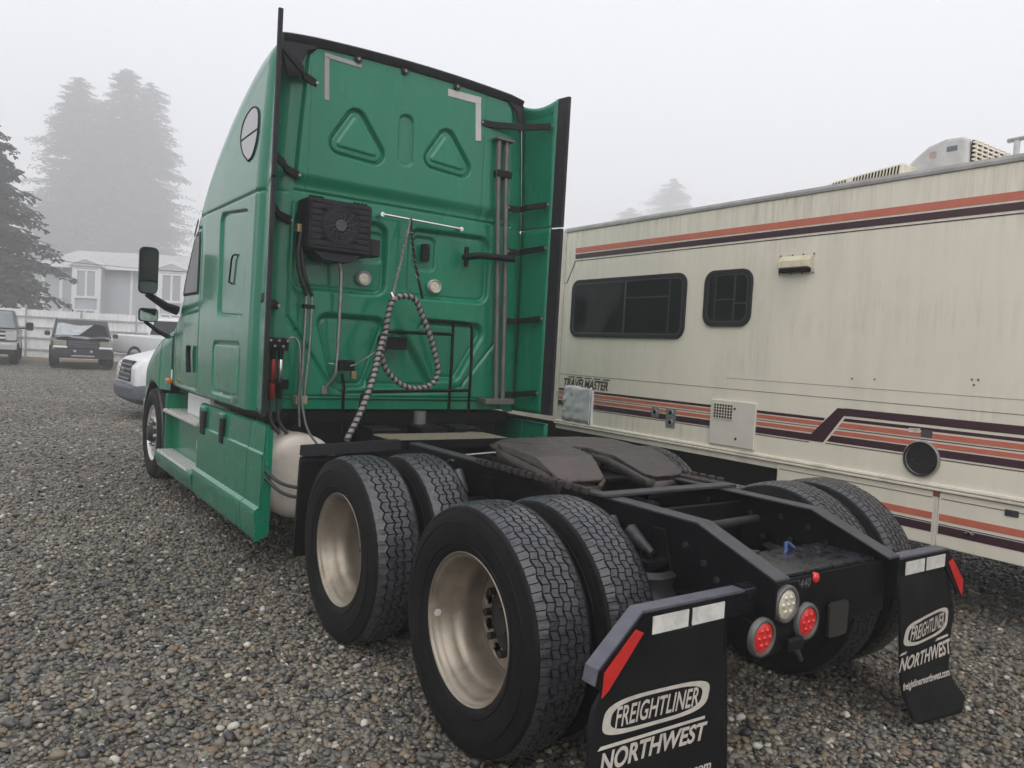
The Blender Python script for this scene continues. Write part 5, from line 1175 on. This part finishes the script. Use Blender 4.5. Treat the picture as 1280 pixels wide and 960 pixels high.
# outlet plates
for sa, sb, za, zb, holes in ((2.705,2.80,1.07,1.175,[(2.752,1.122)]), (2.48,2.60,.995,1.18,[(2.54,1.135),(2.54,1.042)])):
    mb = MB(); mb.prism(rrect(sa,sb,za,zb,.006), 0, -.010, .0); PL = mb.build('outlet_plate', GALV, RV, bevel=.002)
    for hs_, hz in holes:
        mb = MB(); mb.lathe([(-.016,.020),(-.018,.030),(-.010,.033)], (0,hs_,hz), 0, 20); mb.build('outlet_ring', GALV, PL, 40)
        mb = MB(); mb.disc((-.0145,hs_,hz), .024, 0, 16); mb.build('outlet_socket', DARKVOID, PL)
# refrigerator hatch with mesh grille
mb = MB(); mb.box(-.020,.0,1.548,2.045,.912,1.312); FD = mb.build('appliance_hatch', mat('pale_hatch', (.66,.63,.55), .45, var=.05), RV, bevel=.006)
mb = MB(); mb.box(-.022,-.0195,1.79,2.005,1.148,1.277); mb.build('grille_dark', DARKVOID, FD)
for k in range(8): mb = MB(); s = 1.79+k*.0307; mb.box(-.0255,-.0215,s-.003,s+.003,1.148,1.277); mb.build('grille_bar', CREAM2, FD)
for k in range(6): mb = MB(); z = 1.148+k*.0258; mb.box(-.0275,-.0235,1.79,2.005,z-.003,z+.003); mb.build('grille_bar', CREAM2, FD)
for s, z in ((1.77,1.245),(1.74,.985)): mb = MB(); mb.lathe([(-.03,.001),(-.03,.008),(-.018,.012)], (0,s,z), 0, 10); mb.build('hatch_screw', HUBM, FD, 40)
# round furnace outlet
mb = MB(); mb.lathe([(-.004,.128),(-.022,.127),(-.026,.119),(-.020,.110),(.035,.104)], (0,.128,1.047), 0, 44); RO = mb.build('round_vent', mat('weathered_vent_ring', (.30,.29,.27), .5, .3, var=.2), RV, 45)
mb = MB(); mb.lathe([(-.008,.108),(-.0075,.001)], (0,.128,1.047), 0, 36); mb.build('vent_well', mat('mottled_black', (.008,.008,.008), .6, var=.5, vscale=30), RO)  # near-black mottled disc closing the vent ring
mb = MB(); mb.lathe([(-.027,.120),(-.030,.114),(-.024,.108)], (0,.128,1.047), 0, 44); mb.build('vent_gasket', RUBTRIM, RO, 50)
for q in range(4): mb = MB(); mb.box(-.016,-.010,.04+q*.05,.075+q*.05,1.0+.02*(q%2),1.012+.02*(q%2)); mb.build('vent_vane', HUBM, RO)
mb = MB(); mb.prism([(.155,1.258),(.235,1.252),(.235,1.222),(.155,1.226)], 0, -.007, -.003); mb.build('notice_sticker', TAPEW, RV)
v, f = text_mesh('CAUTION', .014, 0, 0, .06); mb = MB(); mb.add([(-.0078, .197-a, 1.243+b) for a, b in v], f); mb.build('sticker_print', TAPER, RV)
mb = MB(); mb.box(-.007,-.003,.07,.145,1.200,1.250); mb.build('notice_plate', mat('grey_label', (.06,.065,.075), .5, var=.5, vscale=120), RV)
# screw holes in the wall
for s, z in ((.70,1.575),(.52,1.58),(-.16,1.62),(-.20,1.62),(-.175,1.585)): mb = MB(); mb.lathe([(-.003,.001),(-.003,.008)], (0,s,z), 0, 8); mb.build('screw_hole', RUST, RV)
# roof: air conditioner, vent cover, antenna
def rv_roof():
    x0, x1 = .80, 1.45
    side = [(.905,3.14),(.89,3.30),(.816,3.386),(.693,3.475),(.56,3.512),(.43,3.505),(.385,3.48),(.37,3.14)]
    mb = MB(); mb.prism(side, 0, x0, x1); A = mb.build('air_conditioner', SHROUD, RV, bevel=.03, bseg=3)
    mb = MB(); mb.box(x0+.04,x1-.04,.358,.372,3.17,3.47); mb.build('coil_grille', DARKVOID, A)
    for k in range(9): mb = MB(); z = 3.18+k*.033; mb.box(x0+.03,x1-.03,.346,.362,z,z+.014); mb.build('grille_slat', CREAM2, A)
    for k in range(7): mb = MB(); x = x0+.06+k*.09; mb.box(x,x+.012,.342,.359,3.17,3.47); mb.build('grille_slat', CREAM2, A)
    mb = MB(); mb.box(x0-.003,x0+.002,.46,.54,3.40,3.44); mb.build('maker_plate', mat('faded_green_plate', (.12,.16,.17), .5, var=.5, vscale=90), A)
    mb = MB(); mb.box(x0-.003,x0+.002,.62,.67,3.37,3.42); mb.build('maker_plate', mat('faded_red_plate', (.40,.30,.27), .5, var=.4, vscale=90), A)
    pr = [(1.72,3.12),(1.60,3.19),(1.46,3.245),(1.38,3.268),(.80,3.325),(.77,3.32),(.77,3.12)]
    mb = MB(); mb.prism(pr, 0, .60, 1.2); Q = mb.build('roof_vent_housing', CREAM2, RV, bevel=.015)
    for k in range(22):
        if k in (5, 6): continue
        s = 1.40-k*.0275; zt_ = 3.262+(1.42-s)*.095; mb = MB(); mb.hexa([(.5965,s-.006,3.16),(.5965,s+.006,3.16),(.62,s+.006,3.16),(.62,s-.006,3.16)], [(.5965,s-.022,zt_-.015),(.5965,s-.010,zt_-.015),(.62,s-.010,zt_-.015),(.62,s-.022,zt_-.015)]); mb.build('vent_slot', DARKVOID, Q)
    mb = MB(); mb.tube([(.45,-.12,3.09),(.45,-.12,3.29)], .02, 10); P_ = mb.build('roof_stand', SHROUD, RV, 50)
    mb = MB(); mb.tube([(.45,-.06,3.30),(.45,-.75,3.31)], .016, 10); mb.build('stand_tube', GALV, P_, 50)
    mb = MB(); mb.lathe([(0,.10),(.05,.09),(.08,.04),(.082,.001)], (.62,.16,3.12), 2, 24); mb.build('roof_dome', CREAM2, RV, 50)
rv_roof()
# wheels of the motorhome in its dark arch
for s in (2.4, -2.0, 5.3):
    for x in (.22, 2.15):
        mb = MB(); mb.lathe([(-.12,.22),(-.13,.25),(-.135,.33),(-.11,.385),(0,.40),(.11,.385),(.13,.25),(.12,.22)], (x,s,.40), 0, 36); o = mb.build('wheel', TYRE, RV, 50)
        mb = MB(); mb.lathe([(-.10,.22),(-.05,.19),(-.06,.001)], (x,s,.40), 0, 28); mb.build('rim', GALV, o, 45)
# ================================================================== parked vehicles
def rounded_sec(hw, y, z0, z1, r, taper=0.):
    P = []
    for a, b in rrect(-hw, hw, z0, z1, r, 4):
        k = (b-z0)/(z1-z0); P.append((a*(1-taper*k), y, b))
    return P
def car_wheel(par, x, y, r=.38, w_=.25):
    mb = MB(); mb.lathe([(-w_/2,r*.6),(-w_/2-.01,r*.8),(-w_/2+.02,r*.96),(0,r),(w_/2-.02,r*.96),(w_/2+.01,r*.8),(w_/2,r*.6)], (x,y,r), 0, 32); o = mb.build('wheel', TYRE, par, 50)
    s = 1 if x > 0 else -1
    mb = MB(); mb.lathe([(s*w_/2,r*.6),(s*w_/2*.7,r*.55),(s*w_/2*.8,.001)], (x,y,r), 0, 24); mb.build('rim', GALV, o, 45)
def suv(root):
    """front half matters: wrecked black sport utility, local +y = forward"""
    mb = MB(); mb.loft([rounded_sec(.90,-2.4,.35,1.10,.12),rounded_sec(.96,-1.6,.33,1.12,.12),rounded_sec(.96,.6,.33,1.10,.12),rounded_sec(.95,1.7,.35,1.06,.14),rounded_sec(.90,2.25,.38,1.00,.16),rounded_sec(.80,2.42,.42,.92,.16)]); B = mb.build('body', CARBLK, root, 40)
    mb = MB(); mb.loft([[(a*(.80 if z > 1.3 else .92), y, z) for a, y, z in ((-1,y0,1.08),(1,y0,1.08),(.98,y1,1.72),(-.98,y1,1.72))] for y0, y1 in ((-2.35,-2.15),)]+[[(a*(.80 if z > 1.3 else .92), y, z) for a, y, z in ((-1,y0,1.08),(1,y0,1.08),(.98,y1,1.72),(-.98,y1,1.72))] for y0, y1 in ((1.15,.45),)]); mb.build('cabin', CARBLK, root, bevel=.03)
    for s in (-1, 1):
        mb = MB(); mb.tube([(s*.90,1.16,1.10),(s*.80,.46,1.70)], .035, 8); mb.build('pillar', CARBLK, root, 50)
        mb = MB(); mb.add([(s*.905,1.0,1.16),(s*.905,-2.1,1.16),(s*.815,-2.0,1.62),(s*.815,.42,1.62)], [(0,1,2,3)]); mb.build('side_window', GLASSD, root)
        mb = MB(); mb.loft([[(s*a, y, b) for a, b in rrect(.98,1.16,1.10,1.26,.05,3)] for y in (.98, 1.08)]); mb.build('wing_mirror', CARBLK, root, 50)
        mb = MB(); mb.loft([[(s*a, y, b) for a, b in rrect(.50,.89,.80,.97,.03,3)] for y in (2.30, 2.425)]); mb.build('headlamp', HEADY, root, 40, bevel=.01)
        mb = MB(); mb.box(s*.48,s*.90,2.36,2.47,.71,.785); mb.build('bumper_chrome', WHITEPT, root, bevel=.02)
    # crumpled windshield: pale broken glass on the left, dark gap on the right
    V = [(-.83,1.17,1.12),(-.74,.46,1.68),(.52,.47,1.68),(.20,.80,1.40),(-.10,1.14,1.16),(-.30,1.16,1.15)]
    mb = MB(); mb.add([(-x, y+.012, z) for x, y, z in V], [(0,1,2,3,4,5)]); o = mb.build('broken_windshield', mat('crazed_glass', (.34,.36,.37), .25, 0, .3, .25, 8, .3, 20), root); o['label'] = 'broken pale windshield with a dark torn corner'
    mb = MB(); mb.add([(-x, y+.006, z) for x, y, z in ((.52,.47,1.68),(.74,.46,1.68),(.84,1.17,1.12),(-.10,1.14,1.16))], [(0,1,2,3)]); mb.build('windshield_gap', DARKVOID, root)
    V = []; n = 10
    for j in range(n):
        for i in range(n):
            x = -.86+1.72*i/(n-1); y = 1.15+1.15*j/(n-1); V.append((x, y, 1.115-.06*(j/(n-1))**2+.05*math.sin(i*1.1)*math.sin(j*.8)+random.uniform(-.012,.012)))
    mb = MB(); mb.add(V, [(j*n+i, j*n+i+1, (j+1)*n+i+1, (j+1)*n+i) for j in range(n-1) for i in range(n-1)]); mb.build('crumpled_hood', CARBLK, root, 30, solid=.01)
    mb = MB(); mb.box(-.46,.46,2.38,2.435,.72,.98); G = mb.build('grille', mat('grey_black_grille', (.022,.022,.024), .5), root, bevel=.01)
    for k in range(3): mb = MB(); mb.box(-.44,.44,2.435,2.45,.76+k*.07,.785+k*.07); mb.build('grille_bar', BUMPG, G, bevel=.005)
    mb = MB(); mb.loft([rounded_sec(.95,2.30,.36,.72,.08),rounded_sec(.90,2.46,.38,.70,.08)]); mb.build('front_bumper', CARBLK, root, 40)
    mb = MB(); mb.box(-.35,.35,2.44,2.475,.42,.48); mb.build('bumper_slot', GALV, root, bevel=.01)
    for k in (-.25, .25): mb = MB(); mb.lathe([(0,.045),(.02,.045),(.02,.001)], (k,2.455,.62), 1, 14); mb.build('fog_lamp', HEADL, root, 40)
    for s in (-1, 1):
        for y in (1.5, -1.55): car_wheel(root, s*.84, y, .39, .28)
def pickup(root, paint, bed=True, chrome=True):
    mb = MB(); mb.loft([rounded_sec(.97,-3.0,.50,1.22,.08),rounded_sec(1.0,-2.8,.48,1.24,.08),rounded_sec(1.0,1.4,.48,1.22,.10),rounded_sec(1.0,2.5,.50,1.24,.14),rounded_sec(.96,2.85,.55,1.18,.16)]); mb.build('body', paint, root, 40)
    mb = MB(); sec = lambda y, hw, z: [(-hw,y,z[0]),(hw,y,z[0]),(hw*.86,y,z[1]),(-hw*.86,y,z[1])]
    mb.loft([[(-.97,-1.3,1.20),(.97,-1.3,1.20),(.80,-1.15,1.93),(-.80,-1.15,1.93)], [(-.97,1.35,1.20),(.97,1.35,1.20),(.80,.65,1.93),(-.80,.65,1.93)]]); mb.build('cabin', paint, root, bevel=.05, bseg=3)
    mb = MB(); mb.add([(-.86,1.335,1.26),(.86,1.335,1.26),(.73,.72,1.86),(-.73,.72,1.86)], [(0,1,2,3)]); mb.v = [(x, y+.03, z+.02) for x, y, z in mb.v]; mb.build('windshield', mat('misty_windshield', (.16,.19,.19), .08, 0, .4, .3, 2), root)
    for s in (-1, 1):
        mb = MB(); mb.add([(s*.955,1.1,1.28),(s*.955,-1.15,1.28),(s*.84,-1.05,1.84),(s*.84,.68,1.84)], [(0,1,2,3)]); mb.build('side_window', GLASSD, root)
        mb = MB(); mb.loft([[(s*a, y, b) for a, b in rrect(1.18,1.42,1.22,1.52,.06,3)] for y in (.92, 1.04)]); M_ = mb.build('wing_mirror', BLACKPL, root, 50)
        mb = MB(); mb.tube([(s*.95,1.0,1.28),(s*1.20,.98,1.30)], .03, 8); mb.build('mirror_arm', BLACKPL, M_, 50)
        mb = MB(); mb.loft([[(s*a, y, b) for a, b in rrect(.62,.96,.86,1.16,.04,3)] for y in (2.6, 2.855)]); mb.build('headlamp', HEADL, root, 40, bevel=.01)
        mb = MB(); mb.box(s*.46,s*.80,2.97,3.0,.64,.74); mb.build('fog_lamp', HEADL, root, bevel=.02)
        for y in (1.95, -1.85): car_wheel(root, s*.86, y, .42, .29)
    mb = MB(); mb.box(-.60,.60,2.82,2.885,.86,1.16); G = mb.build('grille', BLACKPL, root, bevel=.02)
    for z in (.93, 1.07): mb = MB(); mb.box(-.62,.62,2.875,2.91,z-.035,z+.035); mb.build('grille_bar', ALUSTEP if chrome else BUMPG, G, bevel=.012)
    mb = MB(); mb.loft([rounded_sec(1.02,2.75,.52,.82,.06),rounded_sec(.97,2.98,.54,.80,.06)]); mb.build('front_bumper', CHROME if chrome else WHITEPT, root, 40)
    mb = MB(); mb.box(-.9,.9,2.70,2.93,.36,.52); mb.build('air_dam', BLACKPL, root, bevel=.03)
    mb = MB(); mb.box(-.3,.3,2.985,3.0,.56,.62); mb.build('plate_recess', DARKVOID, root)
def gz(p): return float(terrain(np.array(p.x), np.array(p.y)))
def put(px, depth):
    p = at(px, 480, depth); p = Vector((p.x, p.y, 0)); 
    p.z = gz(p); return p
def facing(p, turn=0.):      # rotation that points local +y at the camera
    d = CAMP-p; return math.atan2(-d.x, d.y)+turn
p = put(99, 28.6); V1 = empty('wrecked_suv', p, facing(p, R(2)), 'wrecked black sport utility vehicle with a smashed windshield by the fence', 'suv'); suv(V1)
p = put(-16, 28.6); V2 = empty('pickup_truck', p, facing(p, R(-3)), 'dark pickup truck with chrome bumper cut off by the left edge', 'pickup'); pickup(V2, CARGRY)
p = put(236, 31.0); V3 = empty('pickup_truck', p, facing(p, R(48)), 'white pickup truck parked behind the white van', 'pickup'); pickup(V3, WHITEPT, chrome=False)
def van(root):
    """white cargo van, local +y = forward"""
    side = [(-2.9,.42),(2.02,.42),(2.42,.45),(2.50,.62),(2.48,.98),(2.36,1.12),(1.55,1.36),(.85,2.12),(.60,2.25),(-2.85,2.28),(-2.95,2.1)]
    def sec(x, k):
        return [(x, y-(.10*k if y > 1.5 else 0), z) for y, z in side]
    mb = MB(); mb.loft([[(-.80,)+q[1:] for q in sec(-.80,1.6)],[(-.96,)+q[1:] for q in sec(-.96,.8)] if False else [(-.98, y-(.22 if y > 1.9 else (.05 if y > 1 else 0)), z-(.05 if z > 2 else 0)) for y, z in side], [(-.86,y,z) for y, z in side], [(.86,y,z) for y, z in side], [(.98, y-(.22 if y > 1.9 else (.05 if y > 1 else 0)), z-(.05 if z > 2 else 0)) for y, z in side]][1:]); mb.build('body', WHITEPT, root, 35, bevel=.04)
    mb = MB(); mb.loft([[(x, y, z) for y, z in ((1.9,.30),(2.42+d,.30),(2.58+d,.40),(2.60+d,.60),(2.54+d,.66),(1.9,.66))] for x, d in ((-1.0,-.26),(-.85,-.06),(-.4,.0),(.4,.0),(.85,-.06),(1.0,-.26))]); mb.build('front_bumper', BUMPG, root, 40, bevel=.02)
    mb = MB(); mb.loft([[(x, 2.47, .70),(x*1.0, 2.53, .70),(x*.92, 2.46, 1.08),(x*.92, 2.38, 1.08)] for x in (-.52,.52)]); G = mb.build('grille', BLACKPL, root, bevel=.02)
    for k in range(4): mb = MB(); z = .75+k*.085; y = 2.535-(z-.70)*.19; mb.box(-.50,.50,y-.01,y+.015,z-.015,z+.015); mb.build('grille_bar', mat('satin_grey', (.22,.22,.23), .4, .4), G, bevel=.006)
    for s in (-1, 1):
        mb = MB(); mb.loft([[(s*.56,y+.06,z) for y, z in ((2.45,.80),(2.36,1.06))]+[(s*.58,y-.05,z) for y, z in ((2.36,1.06),(2.45,.80))], [(s*1.005,y,z) for y, z in ((2.30,.84),(1.92,1.17))]+[(s*.93,y-.08,z) for y, z in ((1.92,1.17),(2.30,.84))]]); mb.build('headlamp', HEADL, root)
        mb = MB(); mb.add([(s*.985,1.35,1.32),(s*.985,.35,1.32),(s*.97,.35,1.95),(s*.97,.75,1.95)], [(0,1,2,3)]); mb.build('side_window', GLASSD, root)
        for y in (1.65, -1.9): car_wheel(root, s*.88, y, .35, .24)
        mb = MB(); mb.loft([[(s*a, y, b) for a, b in rrect(1.0,1.20,1.30,1.62,.05,3)] for y in (1.15, 1.28)]); mb.build('wing_mirror', BLACKPL, root, 50)
    mb = MB(); mb.add([(-.86,1.52,1.40),(.86,1.52,1.40),(.80,.90,2.08),(-.80,.90,2.08)], [(0,1,2,3)]); mb.v = [(x, y+.02, z+.015) for x, y, z in mb.v]; mb.build('windshield', GLASSD, root)
    mb = MB(); mb.lathe([(0,.001),(.004,.045),(.0,.06)], (0,2.54,.90), 1, 24); mb.build('badge', CHROME, root, 40)
VA = R(92)
p = Vector((2.02, 13.5, 0)); V4 = empty('cargo_van', p, VA, 'white cargo van with grey bumper standing beyond the truck hood', 'van'); van(V4)

# ================================================================== fence, house, trees
ang = math.atan2(r0.y, r0.x)       # along the picture plane
def frame_at(px, depth):
    p = at(px, 480, depth); return Vector((p.x, p.y, gz(p)))
fp = frame_at(100, 33.0); FN = empty('metal_fence', fp, ang-R(1.5), 'pale sheet metal fence along the back of the yard', 'fence')
for k in range(-9, 16):
    x0 = k*2.4; mb = MB(); V = []; n = 24
    for i in range(n+1): 
        y = .012*(1 if (i//1) % 2 else -1); V += [(x0+.01+2.38*i/n, y, .02), (x0+.01+2.38*i/n, y, 2.05)]
    mb.add(V, [(2*i, 2*i+2, 2*i+3, 2*i+1) for i in range(n)]); mb.build('fence_panel', FENCEM, FN, solid=.006)
    mb = MB(); mb.tube([(x0,-.08,0),(x0,-.08,2.25 if k % 2 else 2.08)], .035, 8); mb.build('fence_post', FPOST, FN, 50)
for z in (.35, .85, 1.30, 1.75): mb = MB(); mb.box(-21.6,38,-.075,-.035,z-.025,z+.025); mb.build('fence_rail', FPOST, FN)
vp = frame_at(100, 31.0); 
mb = MB(); V = []; n = 60
for i in range(n+1):
    for j in range(6):
        q = vp+r0*(-24+58*i/n)+Vector((-r0.y, r0.x, 0))*(-.8+2.6*j/5+ .25*math.sin(i*1.7)*(j in (0,))); V.append((q.x, q.y, gz(q)+.006+.05*random.random()*(0 < j)))
mb.add(V, [(i*6+j, i*6+j+1, (i+1)*6+j+1, (i+1)*6+j) for i in range(n) for j in range(5)]); o = mb.build('dry_verge', DIRT, None, 60); o['kind'] = 'structure'; o['label'] = 'strip of dry brown weeds at the foot of the fence'
hp = frame_at(112, 63.0); HO = empty('grey_house', hp, ang+R(-2), 'pale grey two storey house with white trim behind the fence', 'house')
HO.scale = (1.26,1.26,1.26)
def house():
    D = 50.0/FPX; ez = 5.05
    mb = MB(); mb.box(-3.4,12.0,0,9,0,ez); mb.build('wall', SIDING, HO)
    for k in range(24):
        z = .3+k*.2; mb = MB(); mb.box(-3.41,12.01,-.018,.0,z,z+.185); mb.build('siding_board', SIDING, HO)
    mb = MB(); mb.prism([(-.5,ez),(4.5,ez+1.5),(9.5,ez)], 0, -3.8, 12.4); R_ = mb.build('roof', ROOFM, HO)
    mb = MB(); mb.box(-3.85,12.45,-.58,-.48,ez-.12,ez+.08); mb.build('fascia', HTRIM, R_)
    def bay(x0, x1):
        xm = (x0+x1)/2
        mb = MB(); mb.box(x0,x1,-.7,0,0,ez); B = mb.build('bay', SIDING, HO)
        mb = MB(); mb.prism([(x0-.2,ez),(x1+.2,ez),(xm,ez+.42)], 1, -.85, 2.5); mb.build('gable', SIDING, B)
        for a, b in (((x0-.25,ez-.02),(xm,ez+.45)), ((x1+.25,ez-.02),(xm,ez+.45))):
            mb = MB(); mb.add([(a[0],-.9,a[1]),(b[0],-.9,b[1]),(b[0],-.9,b[1]+.16),(a[0],-.9,a[1]+.16),(a[0],-.84,a[1]),(b[0],-.84,b[1]),(b[0],-.84,b[1]+.16),(a[0],-.84,a[1]+.16)], [(0,1,2,3),(4,7,6,5),(0,4,5,1),(3,2,6,7),(0,3,7,4),(1,5,6,2)]); mb.build('rake_board', HTRIM, B)
        for x in (x0, x1-.22): mb = MB(); mb.box(x,x+.22,-.74,-.70,0,ez); mb.build('corner_board', HTRIM, B)
        mb = MB(); mb.box(x0,x1,-.735,-.70,ez-.14,ez); mb.build('head_board', HTRIM, B)
        for z0, z1 in ((3.15,4.75),(.7,2.2)):
            mb = ring(rrect(x0+.22,x1-.22,z0-.14,z1+.1,.01,1), rrect(x0+.36,x1-.36,z0,z1,.01,1), 1, -.78, -.70); W_ = mb.build('window', HTRIM, B)
            mb = MB(); mb.box(x0+.36,x1-.36,-.72,-.705,z0,z1); mb.build('pane', HGLASS, W_)
            mb = MB(); mb.box(xm-.06,xm+.06,-.765,-.72,z0,z1); mb.build('mullion', HTRIM, W_)
    bay(-.95, .95); bay(4.6, 6.5)
    mb = MB(); mb.box(2.5,2.66,-.06,0,0,ez); mb.build('downspout', HTRIM, HO)
    mb = MB(); mb.box(-3.4,-3.2,-.04,0,0,ez); mb.build('corner_board', HTRIM, HO)
    mb = MB(); mb.box(-2.2,-2.0,-.04,0,0,ez); mb.build('corner_board', HTRIM, HO)
house()
def fir(px, depth, h, spread, label, seed, cut=.10, dens=1., lean=0., name='fir_tree', group=None, droop=.35, pe=.62, fine=1.):
    rg = np.random.default_rng(seed); p = frame_at(px, depth)
    T = empty(name, p, float(rg.uniform(0, 6)), label, 'tree', group)
    mb = MB(); mb.tube([(0,0,-.3),(.05,.0,h*.35),(.0,.05,h*.7),(0,0,h*.98)], .3, 10, radii=[h*.017,h*.012,h*.006,.02]); mb.build('trunk', BARK, T, 60)
    V = []; F = []; bm_ = MB()
    nb = int((15 if h < 20 else 26)*min(h, 32)*dens)
    for i in range(nb):
        u = rg.uniform(cut, 1)**.85; z = h*u; prof = (1-u)**pe*min(1, .55+(u-cut)*4)
        a = rg.uniform(0, 2*math.pi); dx, dy = math.cos(a), math.sin(a)
        lump = 1+.16*math.sin(3*a+u*13+seed)+.14*math.sin(7*a-u*23+2*seed)+.10*math.sin(u*47+seed)
        L = spread*prof*rg.uniform(.55, 1.12)*max(.4, lump)+.25
        rise = rg.uniform(.0, .25)
        if L > 1.2: bm_.tube([(0,0,z),(dx*L*.5,dy*L*.5,z+rise*L*.25-droop*L*.10),(dx*L*.95,dy*L*.95,z+rise*L*.4-droop*L*.55)], .03, 4, False, radii=[.012*L+.01,.008*L+.005,.006])
        ns = max(5, int(min(L, 7)*9*dens*fine)); sc_ = max(1, L/5)**.35
        for k in range(ns):
            t = (k+rg.uniform(.2,.9))/ns; t = .12+.88*t; r_ = L*t; zz = z+rise*r_*.6-droop*L*t*t+rg.normal(0, .16)*sc_*min(1.6, .4+L*.12)
            wl = (.26+.42*(1-t*.75))*min(1.25, .35+L*.30)*sc_
            for sd_ in (-1, 1):
                q = rg.uniform(.45, 1.2)*wl; fwd = rg.uniform(-.1,.7)*q
                cx, cy = dx*r_, dy*r_; ex, ey = cx-dy*sd_*q+dx*fwd, cy+dx*sd_*q+dy*fwd; ez = zz-rg.uniform(.10,.55)*q
                w2 = rg.uniform(.10,.19)*(.6+.3*min(L, 3)/3)*sc_; b = len(V)
                V += [(cx-dx*w2, cy-dy*w2, zz+.02), (cx+dx*w2, cy+dy*w2, zz-.02), (ex+dx*w2*.3, ey+dy*w2*.3, ez-.05), ((cx+ex)/2-dx*w2*.9, (cy+ey)/2-dy*w2*.9, (zz+ez)/2+.05)]
                F.append((b, b+1, b+2, b+3))
                b = len(V); mx_, my_ = (cx+ex)/2, (cy+ey)/2; hz = rg.uniform(.15,.45)*q
                V += [(cx, cy, zz), (ex, ey, ez), (ex*.98, ey*.98, ez-hz*.7), (mx_, my_, (zz+ez)/2-hz)]; F.append((b, b+1, b+2, b+3))
    for k in range(40):          # leader
        z = h*(.93+.07*k/40); a = rg.uniform(0, 6.28); l = .12+(h-z)*.4; b = len(V)
        V += [(0,0,z),(math.cos(a)*l,math.sin(a)*l,z-.05),(math.cos(a)*l*.9,math.sin(a)*l*.9,z-.16),(0,0,z-.12)]; F.append((b,b+1,b+2,b+3))
    np_mesh('crown', np.array(V), np.array(F), NEEDLE, T, None)
    bm_.build('limbs', BARK, T)
    return T
fir(-26, 50.0, 14.6, 5.6, 'nearest dark fir with drooping boughs at the left edge', 3, .14, .9, droop=.26)
fir(88, 192.0, 63.0, 19.0, 'tall foggy fir, left of the pair behind the house', 5, .05, .95, group='foggy firs behind the house', pe=.52, fine=.75, droop=.16)
fir(146, 196.0, 67.0, 18.0, 'tallest foggy fir, right of the pair behind the house', 6, .05, .95, group='foggy firs behind the house', pe=.52, fine=.75, droop=.16)
fir(176, 204.0, 66.5, 17.0, 'foggy fir tucked against the right of the tallest one', 8, .05, .8, group='foggy firs behind the house', pe=.52, fine=.75, droop=.16)
fir(118, 208.0, 62.0, 18.0, 'lower foggy fir between the tall pair', 9, .05, .8, group='foggy firs behind the house', pe=.52, fine=.75, droop=.16)
fir(826, 300.0, 72.0, 27.0, 'faint fir fading into fog above the motorhome roof', 12, .1, .8, group='faint firs beyond the motorhome', pe=.55, fine=.6, droop=.16)
fir(775, 310.0, 62.0, 27.0, 'fainter shorter fir left of the faint one above the motorhome', 13, .1, .8, group='faint firs beyond the motorhome', pe=.55, fine=.6, droop=.16)
# utility wires in front of the house
a_, b_ = at(-160, 296, 44), at(520, 352, 44); mb = MB()
mb.tube([a_.lerp(b_, t/12)-Vector((0,0,.55*4*(t/12)*(1-t/12))) for t in range(13)], .016, 5); o = mb.build('utility_wire', WIREM, None, 60); o['label'] = 'thin overhead wire crossing in front of the house'; o['category'] = 'wire'
# ================================================================== fog
mb = MB(); mb.box(-410,410,-410,410,-1.2,84); HZ = mb.build('haze', mat('fog', (1,1,1)), None)
M = HZ.data.materials[0]; t = M.node_tree; t.nodes.clear()
vo = t.nodes.new('ShaderNodeVolumePrincipled'); vo.inputs['Color'].default_value = (1,1,1,1); vo.inputs['Density'].default_value = .0051; vo.inputs['Anisotropy'].default_value = .35
ou = t.nodes.new('ShaderNodeOutputMaterial'); t.links.new(vo.outputs[0], ou.inputs['Volume'])
HZ['kind'] = 'stuff'; HZ['label'] = 'pale fog filling the yard'; HZ['category'] = 'fog'
